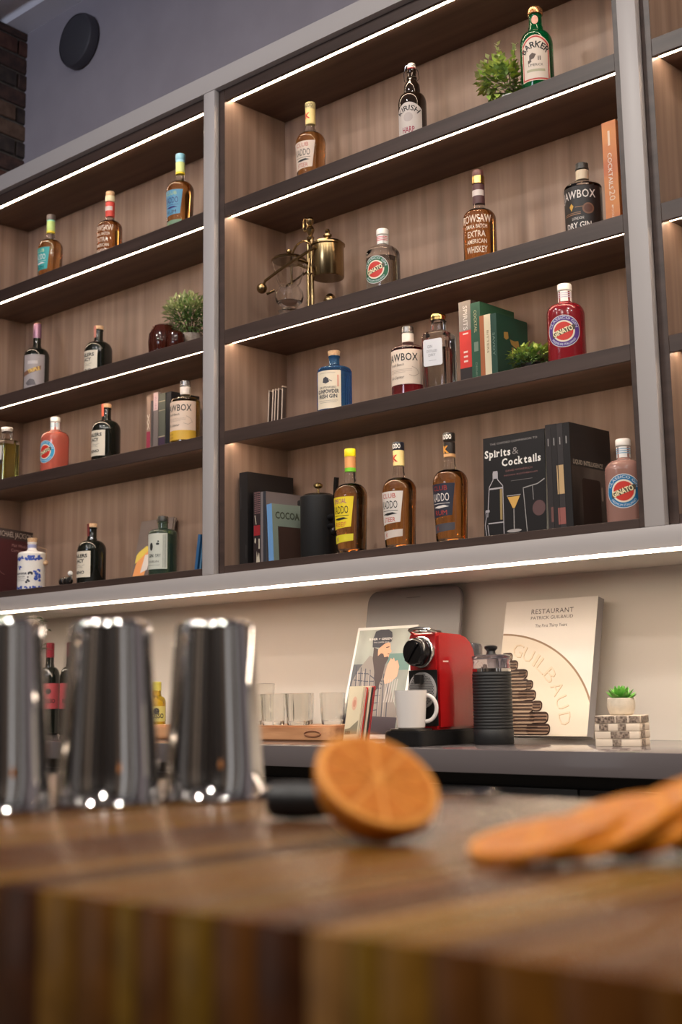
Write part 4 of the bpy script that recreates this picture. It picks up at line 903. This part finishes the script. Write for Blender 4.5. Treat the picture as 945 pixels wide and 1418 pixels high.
# fanned set of small booklets leaning in front of it
for i, (c, th, lb) in enumerate((((222, 210, 180), .007, 'cream booklet with landscape cover, front of the leaning booklets'), ((190, 40, 36), .009, 'thick red booklet second in the leaning row of booklets'), ((216, 202, 176), .005, 'thin cream booklet third in the leaning row'), ((52, 50, 48), .005, 'thin black booklet fourth in the leaning row'), ((176, 58, 60), .006, 'red-backed booklet last in the leaning row, touching the magazine'))):
    off = sum((.007, .009, .005, .005, .006)[:i])+.0006*i
    t, fc, sd = face_book(lb, (.478+.438*off, .002+.899*off, KZ+.0012), .098, th, .143-(.003 if i % 2 else 0), M(c, .5), rz=-26, lean=9, name='booklet', cat='booklet')
    if i == 0:
        pr(t, fc, lambda b: flat(b, [(.004, .016), (.094, .02), (.094, .055), (.07, .046), (.04, .034), (.004, .03)]), M((140, 132, 110)), 'picture', .0004)
        pr(t, fc, lambda b: flat(b, disc(.052, .098, .018, 24)), M((222, 178, 150)), 'ornament', .0004)
        pr(t, fc, lambda b: flat(b, disc(.052, .098, .010, 20)), M((206, 140, 116)), 'ornament', .0006)
        pr(t, fc, lambda b: text(b, 'GUIDE', .028, .018, .008, .036, bold=.04), M_INK, 'lettering', .0006)

# red capsule coffee machine
MR = mat('machine_red', (152, 20, 22), .22, coat=.5)
t = thing('coffee_machine', 'red and black capsule coffee machine on the grey counter', 'coffee machine', (.839, -.100, KZ))
side = [(0, .036), (.150, .036), (.150, .205), (.146, .228), (.135, .246), (.118, .258), (.095, .264), (.012, .268), (.004, .266), (0, .260)]
obj('body', prism(B(), side, -.0465, .0465, axis='x', bev=.006), MR, t, ang=50)
obj('front_panel', bx(-.0455, .0455, -.0022, -.0002, .045, .178, bev=.001, seg=1), M_BLACK, t)
obj('base', prism(B(), rect(-.060, -.098, .060, .19, .035, 8), 0, .0355, axis='z', bev=.003), M_BLACK, t)
obj('drip_tray', prism(B(), rect(-.047, -.092, .047, -.008, .030, 8), .0357, .0402, axis='z', bev=.001), mat('tray_steel', (120, 116, 112), .3, metal=1.), t)
hd = obj('head', moved(lathe(B(), [(.0385, 0), (.0385, .008), (.0365, .011), (0, .011)], 40), Matrix.Translation((0, -.0002, .221)) @ Matrix.Rotation(PI/2, 4, 'X')), M_CHROME, t)
obj('knob', moved(lathe(B(), [(.0335, .011), (.0345, .018), (.0335, .034), (.029, .040), (.012, .041), (0, .041)], 40), Matrix.Translation((0, -.0002, .221)) @ Matrix.Rotation(PI/2, 4, 'X')), mat('knob_black', (16, 15, 16), .18), hd)
obj('knob_ridge', moved(bx(-.028, .028, -.005, .005, .0405, .046, bev=.002), Matrix.Translation((0, -.0002, .221)) @ Matrix.Rotation(PI/2, 4, 'X') @ Matrix.Rotation(.9, 4, 'Z')), mat('knob_black', (16, 15, 16), .18), hd)
lv = obj('lever', tube(B(), [(-.032, .03, .267), (-.034, .0, .270), (-.028, -.014, .275), (0, -.019, .278), (.028, -.014, .275), (.034, .0, .270), (.032, .03, .267)], .0050, 10), M_CHROME, t)
gr = obj('grille_plate', moved(lathe(B(), [(.043, 0), (.043, .004), (.0405, .005), (0, .005)], 40), Matrix.Translation((0, -.0024, .130)) @ Matrix.Rotation(PI/2, 4, 'X')), mat('grille_grey', (150, 146, 144), .4), t)
bm = B()
for i in range(-9, 10):
    for j in range(-10, 11):
        x = i*.0046+(.0023 if j % 2 else 0); z = j*.0040
        if x*x+z*z < .0385**2:
            vs = [bm.verts.new((x+.0017*math.cos(a), -.0079, .130+z+.0017*math.sin(a))) for a in [2*PI*k_/6 for k_ in range(6)]]
            bm.faces.new(vs[::-1] if False else vs)
obj('grille_hole', bm, M_BLACK, gr, smooth=False, kind='stuff')
obj('spout', moved(lathe(B(), [(.0, 0), (.010, 0), (.012, .006), (.012, .022)], 20), Matrix.Translation((0, -.018, .145))), M_BLACK, t)
obj('side_badge', bx(.0467, .0472, .020, .040, .196, .1995), mat('badge', (206, 170, 160), .3), t)
obj('water_tank', bx(-.042, .042, .152, .190, .036, .245, bev=.01), mat('smoked_tank', (150, 150, 155), .05, trans=.9), t)

# white mug on the drip tray
t = thing('mug', 'white ceramic mug standing on the drip tray of the coffee machine', 'mug', (.840, -.150, KZ+.0404))
obj('body', lathe(B(), [(0, .0), (.030, 0), (.0335, .003), (.0395, .088), (.0395, .0895), (.0365, .0895), (.036, .086), (.031, .006), (0, .006)], 40), mat('mug_glaze', (214, 208, 204), .12, coat=.4), t)
hp = [(.037+.0*k_, 0, .078) for k_ in (0,)]+[(.036+.026*math.sin(a), 0, .047+.031*math.cos(a)) for a in [PI*i/12 for i in range(1, 12)]]+[(.0345, 0, .016)]
hn = moved(tube(B(), hp, .0048, 10), Matrix.Rotation(math.radians(32), 4, 'Z'))
obj('handle', hn, mat('mug_glaze', (214, 208, 204), .12, coat=.4), t)

# black ribbed milk frother
t = thing('milk_frother', 'black ribbed milk frother with clear lid beside the coffee machine', 'frother', (.975, -.005, KZ))
pf = [(.046, 0), (.048, .002), (.048, .034)]
for i in range(18):
    z = .036+i*.0073; pf += [(.0462, z), (.0476, z+.0018), (.0476, z+.0050), (.0462, z+.0068)]
pf += [(.046, .170)]
obj('body', lathe(B(), pf, 48), M_MATTBLACK, t, ang=60)
obj('collar', lathe(B(), [(.0445, .1705), (.0465, .171), (.0465, .178), (.0445, .1785)], 48), M_CHROME, t)
obj('lid', lathe(B(), [(.0448, .179), (.0452, .200), (.047, .204), (.047, .208), (.040, .211), (0, .212)], 48), mat('clear_plastic', (206, 200, 210), .03, trans=.95), t)
obj('lid_knob', lathe(B(), [(.012, .2122), (.010, .220), (.016, .226), (.016, .231), (.010, .234), (0, .234)], 28), M_BLACK, t)

# white restaurant book
t, fc, sd = face_book('large cream cookbook with coin and stacked biscuits cover, leaning on the splashback', (.833, .205, KZ+.006), .285, .028, .352, M((226, 218, 208), .35), lean=13, name='cookbook')
put('spine_edge', flat(B(), rect(.0005, .001, .0275, .351)), sd, .0003, M((150, 144, 142)), t)
CX, CY, RC = -.010, .0, .230
def sector(k):
    a_, b_ = .310*k, .262*k; pts = []
    for i in range(301):
        a = PI/2*i/300; p = (CX+a_*math.cos(a), CY+b_*math.sin(a))
        if .0005 <= p[0] <= .2845 and .0005 <= p[1] <= .351: pts.append(p)
    return [(.0005, .0005), (.2845, .0005), (.2845, pts[0][1])]+pts[::8]+[pts[-1], (.0005, pts[-1][1])]
RIMC = M((150, 122, 94)); COIN = M((218, 204, 184), .4); COINDK = M((184, 158, 128), .4)
pr(t, fc, lambda b: flat(b, sector(1.018)), RIMC, 'coin_rim', .0003)
pr(t, fc, lambda b: flat(b, sector(1.)), COIN, 'coin', .0005)
def around(b, dx, dy):
    for ch, a in zip('GUILBAUD', (74, 65, 57.5, 51, 42, 31.5, 21.5, 11)):
        a = math.radians(a); text(b, ch, CX+dx+(RC-.018)*math.cos(a), CY+dy+(RC-.018)*math.sin(a), .036, .031 if ch not in 'I' else .008, rot=a-PI/2, bold=-.012)
pr(t, fc, lambda b: around(b, .0016, -.0016), COINDK, 'lettering', .0007)
pr(t, fc, lambda b: around(b, 0, 0), M((218, 198, 170), .4), 'lettering', .0009)
pr(t, fc, lambda b: (text(b, 'RESTAURANT', .150, .315, .0125, .130, space=1.1), text(b, 'PATRICK GUILBAUD', .150, .300, .0085, .130), text(b, 'The First Thirty Years', .150, .279, .0085, .098)), M((92, 82, 78)), eps=.0005)
BIS = M((150, 122, 100), .5); BISD = M((62, 42, 32), .5); BISM = M((122, 92, 70), .5)
stack = [(.003, .192, .036, .022), (.003, .168, .056, .026), (.003, .143, .086, .027), (.060, .147, .032, .022), (.003, .116, .096, .029), (.086, .119, .026, .022), (.003, .088, .098, .03), (.064, .090, .060, .026), (.003, .058, .118, .031), (.112, .064, .034, .024), (.003, .03, .128, .03), (.106, .032, .062, .028), (.003, .004, .140, .028), (.100, .004, .076, .026)]
pr(t, fc, lambda b: [flat(b, rect(x+.001, y-.002, x+w, y+h+.001, h*.45)) for x, y, w, h in stack], BISD, 'biscuit_shadow', .0010)
for kk, (x, y, w, h) in enumerate(stack):
    pr(t, fc, lambda b: flat(b, rect(x+.0025, y+.0008, x+w-.0025, y+h-.002, h*.42)), BIS if kk % 2 else M((168, 142, 118), .5), 'biscuit', .0013+.0001*kk)
pr(t, fc, lambda b: [flat(b, rect(x+.006, y+h*f, x+w-.004, y+h*f+.0042)) for x, y, w, h in stack for f in (.22, .52, .80)], BISD, 'biscuit_stripe', .0032)
pr(t, fc, lambda b: [flat(b, rect(x+.010, y+h*.37, x+w-.008, y+h*.37+.0014)) for x, y, w, h in stack], BISM, 'biscuit_stripe', .0034)

# stack of four patterned coasters and the succulent on it
MP = textured('brown_fleck', (66, 50, 42), (176, 156, 138), (90, 90, 90), 2., .6, 0, 4)
MC = mat('coaster_cream', (222, 204, 184), .4)
for i, (lb, segs, rz) in enumerate((('bottom of four cream and brown block coasters under the succulent', ((.38, .58),), 19), ('second lowest of four block coasters, long brown middle', ((.36, .78),), 17.5), ('third of four block coasters, two brown blocks on its edge', ((.10, .30), (.52, .70)), 18.5), ('topmost of four block coasters, mostly brown, under the plant pot', ((.0, .44), (.47, .72), (.76, 1.)), 20))):
    z = KZ+.0168*i
    t = thing('coaster', lb, 'coaster', (1.318, .018, z), rz=rz, group='stack of block coasters')
    obj('slab', bx(-.05, .05, -.05, .05, 0, .0160, bev=.001), MC, t)
    for a, b_ in segs: obj('block', bx(-.0497+.0994*a, -.0497+.0994*b_, -.0508, .0500, .0008, .0152), MP, t)
    obj('block', bx(.0495, .0508, -.035 if i != 2 else -.02, .0 if i != 3 else .045, .0008, .0152), MP, t)
t = thing('potted_succulent', 'small green succulent in a round pale pot on the coaster stack', 'plant', (1.318, .018, KZ+.0673))
obj('pot', lathe(B(), [(.022, 0), (.026, .002), (.0305, .014), (.0315, .024), (.0300, .036), (.0285, .0375), (.0275, .034), (.027, .028), (0, .028)], 36), textured('pale_pot', (196, 184, 166), (208, 196, 178), (50, 50, 50), 2., .7, .1), t)
lm = None
for i in range(26):
    a = i*2.399963; k_ = i/25; el = .18+1.15*k_
    if lm is None:
        bm = B(); n_ = 8; rows = []
        for j in range(9):
            f = j/8; wd = .0085*(math.sin(PI*(f*.80+.13))**.8)*(1 if j < 8 else 0); rows.append([bm.verts.new((f*.034, wd*math.cos(2*PI*q/n_), .0035*f*f*4*.5+wd*.34*math.sin(2*PI*q/n_))) for q in range(n_)] if j < 8 else [bm.verts.new((f*.037, 0, .0075))])
        for A_, C_ in zip(rows, rows[1:]):
            for q in range(n_):
                r_ = (q+1) % n_
                bm.faces.new((A_[q], A_[r_], C_[r_], C_[q]) if len(C_) > 1 else (A_[q], A_[r_], C_[0]))
        bm.faces.new(rows[0][::-1]); bmesh.ops.recalc_face_normals(bm, faces=bm.faces)
        lo = obj('leaf', bm, M_SUCC, t); lm = lo.data
    else:
        lo = bpy.data.objects.new('leaf', lm); COL.objects.link(lo); lo.parent = t
    s_ = 1.05-.35*k_
    lo.location = (.004*math.cos(a), .004*math.sin(a), .031+.008*k_); lo.rotation_euler = (0, -el, a); lo.scale = (s_, s_, s_)

# wooden tray with drinking glasses
M_TRAY = textured('tray_wood', (176, 122, 84), (206, 154, 112), (3, 30, 30), 1.5, .4, .05)
t = thing('wooden_tray', 'round-ended light wooden tray on the counter carrying the glasses', 'tray', (.06, .0, KZ))
obj('board', prism(B(), rect(-.38, -.04, .395, .135, .028, 8), .0, .042, axis='z', bev=.005), M_TRAY, t)
obj('handle_slot', tube(B(), [(.338+.030*math.cos(a), -.0402, .021+.0075*math.sin(a)) for a in [2*PI*i/24 for i in range(24)]], .0028, 8, closed=True), mat('slot_dark', (140, 92, 62), .5), t)
def tumbler(lb, x, y, H=.085, r=.036):
    t = thing('tumbler', lb, 'glass', (x, y, KZ+.0422), group='tumblers on the wooden tray')
    obj('bowl', lathe(B(), [(0, .0005), (r*.82, .0), (r*.86, .003), (r*.92, .03), (r, H), (r-.0012, H+.0006), (r-.0026, H), (r*.92-.003, .03), (r*.80, .012), (0, .011)], 80), M_GLASS, t)
    for v in t.children[0].data.vertices:
        if .004 < v.co.z < .058:
            k = 1+.014*math.cos(20*math.atan2(v.co.y, v.co.x))*(1 if math.hypot(v.co.x, v.co.y) > r*.885 else 0); v.co.x *= k; v.co.y *= k
tumbler('front clear tumbler third from the left on the wooden tray', .195, .010)
tumbler('front clear tumbler rightmost but one on the wooden tray', .292, .012)
tumbler('rear clear tumbler at the right end of the wooden tray', .350, .088)
tumbler('tall rear clear tumbler near the shaker tin', .065, .090, .115)
tumbler('front clear tumbler nearest the right shaker tin', .100, .012)
tumbler('rear clear tumbler in the middle of the tray', .225, .092)

# ------------------------------------------------------------------ foreground: shakers, orange, knife, slices
def shaker(lb, x, y, rz=0):
    t = thing('shaker_tin', lb, 'shaker', (x, y, ZT_+.0003), rz=rz, group='upturned shaker tins')
    obj('cup', lathe(B(), [(.0452, 0), (.0460, .0008), (.0460, .0022), (.0450, .003), (.0435, .03), (.0355, .150), (.0345, .1545), (.032, .157), (.030, .1570), (.028, .1555), (0, .1555)], 64, cap=False), M_STEEL, t, ang=60)
    obj('rolled_rim', tube(B(), [(.0456*math.cos(a), .0456*math.sin(a), .0016) for a in [2*PI*i/48 for i in range(48)]], .0014, 8, closed=True), M_STEEL, t)
shaker('upturned steel shaker tin cut off by the left edge, nearest of three', 1.967, -1.992)
shaker('upturned steel shaker tin in the middle of three', 1.997, -1.900)
shaker('upturned steel shaker tin at the right of three, nearest the orange', 2.035, -1.812)

def orient(n, up=Vector((0, 0, 1))):
    n = n.normalized(); x = up.cross(n)
    if x.length < 1e-4: x = Vector((1, 0, 0))
    x.normalize(); y = n.cross(x)
    return Matrix((x, y, n)).transposed().to_4x4()
M_PEEL = textured('orange_peel', (168, 94, 14), (188, 118, 24), (260, 260, 260), 1., .38, .5, 2)
M_FLESH = textured('orange_flesh', (154, 84, 24), (174, 104, 36), (120, 120, 40), 1., .3, .2, 3)
M_PITH = mat('orange_pith', (200, 134, 54), .6)
def wedge(bm, r0, r1, a0, a1, z0, z1, n=5):
    pts = [(r0*math.cos((a0+a1)/2), r0*math.sin((a0+a1)/2))]+[(r1*math.cos(a0+(a1-a0)*i/n), r1*math.sin(a0+(a1-a0)*i/n)) for i in range(n+1)]
    return prism(bm, pts, z0, z1, axis='z')
nrm = Vector((.68, -.2, .808)).normalized(); RO = .0404
t = thing('orange_half', 'half an orange lying on its peel on the butcher-block, cut face to camera', 'orange', (2.393, -1.990, ZT_+.0377))
t.rotation_euler = orient(nrm).to_euler()
pf = [(RO*math.sin(PI/2*i/14), -RO*.85*math.cos(PI/2*i/14)) for i in range(15)]
obj('peel', lathe(B(), pf+[(RO*.985, .0006), (RO*.955, .0006)], 56, cap=True), M_PEEL, t)
obj('pith', lathe(B(), [(RO*.965, .0007), (RO*.955, .0012), (0, .0012)], 56, cap=False), M_PITH, t)
for i in range(10):
    a0 = 2*PI*i/10; obj('segment', wedge(B(), .0035, RO*.885, a0+.035, a0+2*PI/10-.035, .0011, .0021), M_FLESH, t)
obj('core', lathe(B(), [(.0032, .0012), (.0028, .0020), (0, .0022)], 16), M_PITH, t)

cr = Vector((.7356, .6774, 0)); cf = Vector((-.6774, .7356, 0))
base = Vector((2.498, -2.034, ZT_))
RS = .0375; ordn = ('first', 'second', 'third', 'fourth', 'fifth', 'sixth', 'seventh')
for k in range(7):
    til = math.radians((11, 15, 20, 24, 28, 30, 32)[k]); s0 = .0185*k; RS = (.0375, .0368, .0380, .0372, .0382, .0370, .0378)[k]
    n = (-cr*math.sin(til)+Vector((0, 0, 1))*math.cos(til)); n = (n-cf*(.10, .02, .16, .05, .18, .06, .15)[k]).normalized()
    d = cr*math.cos(til)+Vector((0, 0, 1))*math.sin(til)
    c = base+cr*(s0)+d*RS+Vector((0, 0, .0045))+cf*(0, .007, -.002, .008, .001, .009, .0)[k]
    t = thing('orange_slice', '%s orange slice from the left in the fanned row on the block' % ordn[k], 'orange slice', tuple(c), group='fanned orange slices')
    t.rotation_euler = orient(n, cf).to_euler()
    h = .0026
    obj('rind', lathe(B(), [(RS*.93, -h), (RS*.985, -h), (RS, 0), (RS*.985, h), (RS*.93, h), (RS*.93, -h)], 48, cap=False), M_PEEL, t)
    obj('pith', lathe(B(), [(0, -h*.9), (RS*.935, -h*.9), (RS*.935, h*.9), (0, h*.9)], 48, cap=False), M_PITH, t)
    for i in range(10):
        a0 = 2*PI*i/10+.2*k; obj('segment', wedge(B(), .003, RS*.88, a0+.03, a0+2*PI/10-.03, -h*1.02, h*1.02, 4), M_FLESH, t)
    obj('core', lathe(B(), [(0, -h), (.0022, -h), (.0022, h), (0, h)], 10, cap=False), M_PITH, t)

# paring knife: black handle toward the shakers, blade passing behind the orange
t = thing('paring_knife', 'short paring knife with thick black handle lying behind the half orange', 'knife', (2.260, -1.901, ZT_+.0002), rz=38)
obj('handle', moved(lathe(B(), [(.009, -.043), (.0125, -.039), (.0138, -.02), (.012, .005), (.0134, .025), (.010, .034)], 20, sy=.9), Matrix.Translation((0, 0, .0140)) @ Matrix.Rotation(PI/2, 4, 'Y')), mat('knife_black', (18, 17, 18), .4), t)
obj('bolster', bx(.0345, .040, -.005, .005,   .006, .022, bev=.001), M_STEEL, t)
obj('blade', prism(B(), [(.040, -.009), (.065, -.008), (.078, .004), (.040, .008)], .0135, .0148, axis='z'), M_STEEL, t)
t = thing('bar_spoon', 'thin steel bar spoon lying behind the knife near the right shaker', 'spoon', (2.115, -1.762, ZT_+.0042), rz=36)
obj('rod', tube(B(), [(-.06, 0, 0), (.13, 0, 0)], .0030, 10), M_STEEL, t)
obj('bowl', moved(lathe(B(), [(.0, -.003), (.008, -.0018), (.0125, .0015), (.0118, .0018), (.007, -.0008), (0, -.0015)], 24, cap=False), Matrix.Translation((.141, 0, .0)) @ Matrix.Scale(1.5, 4, (1, 0, 0))), M_STEEL, t)
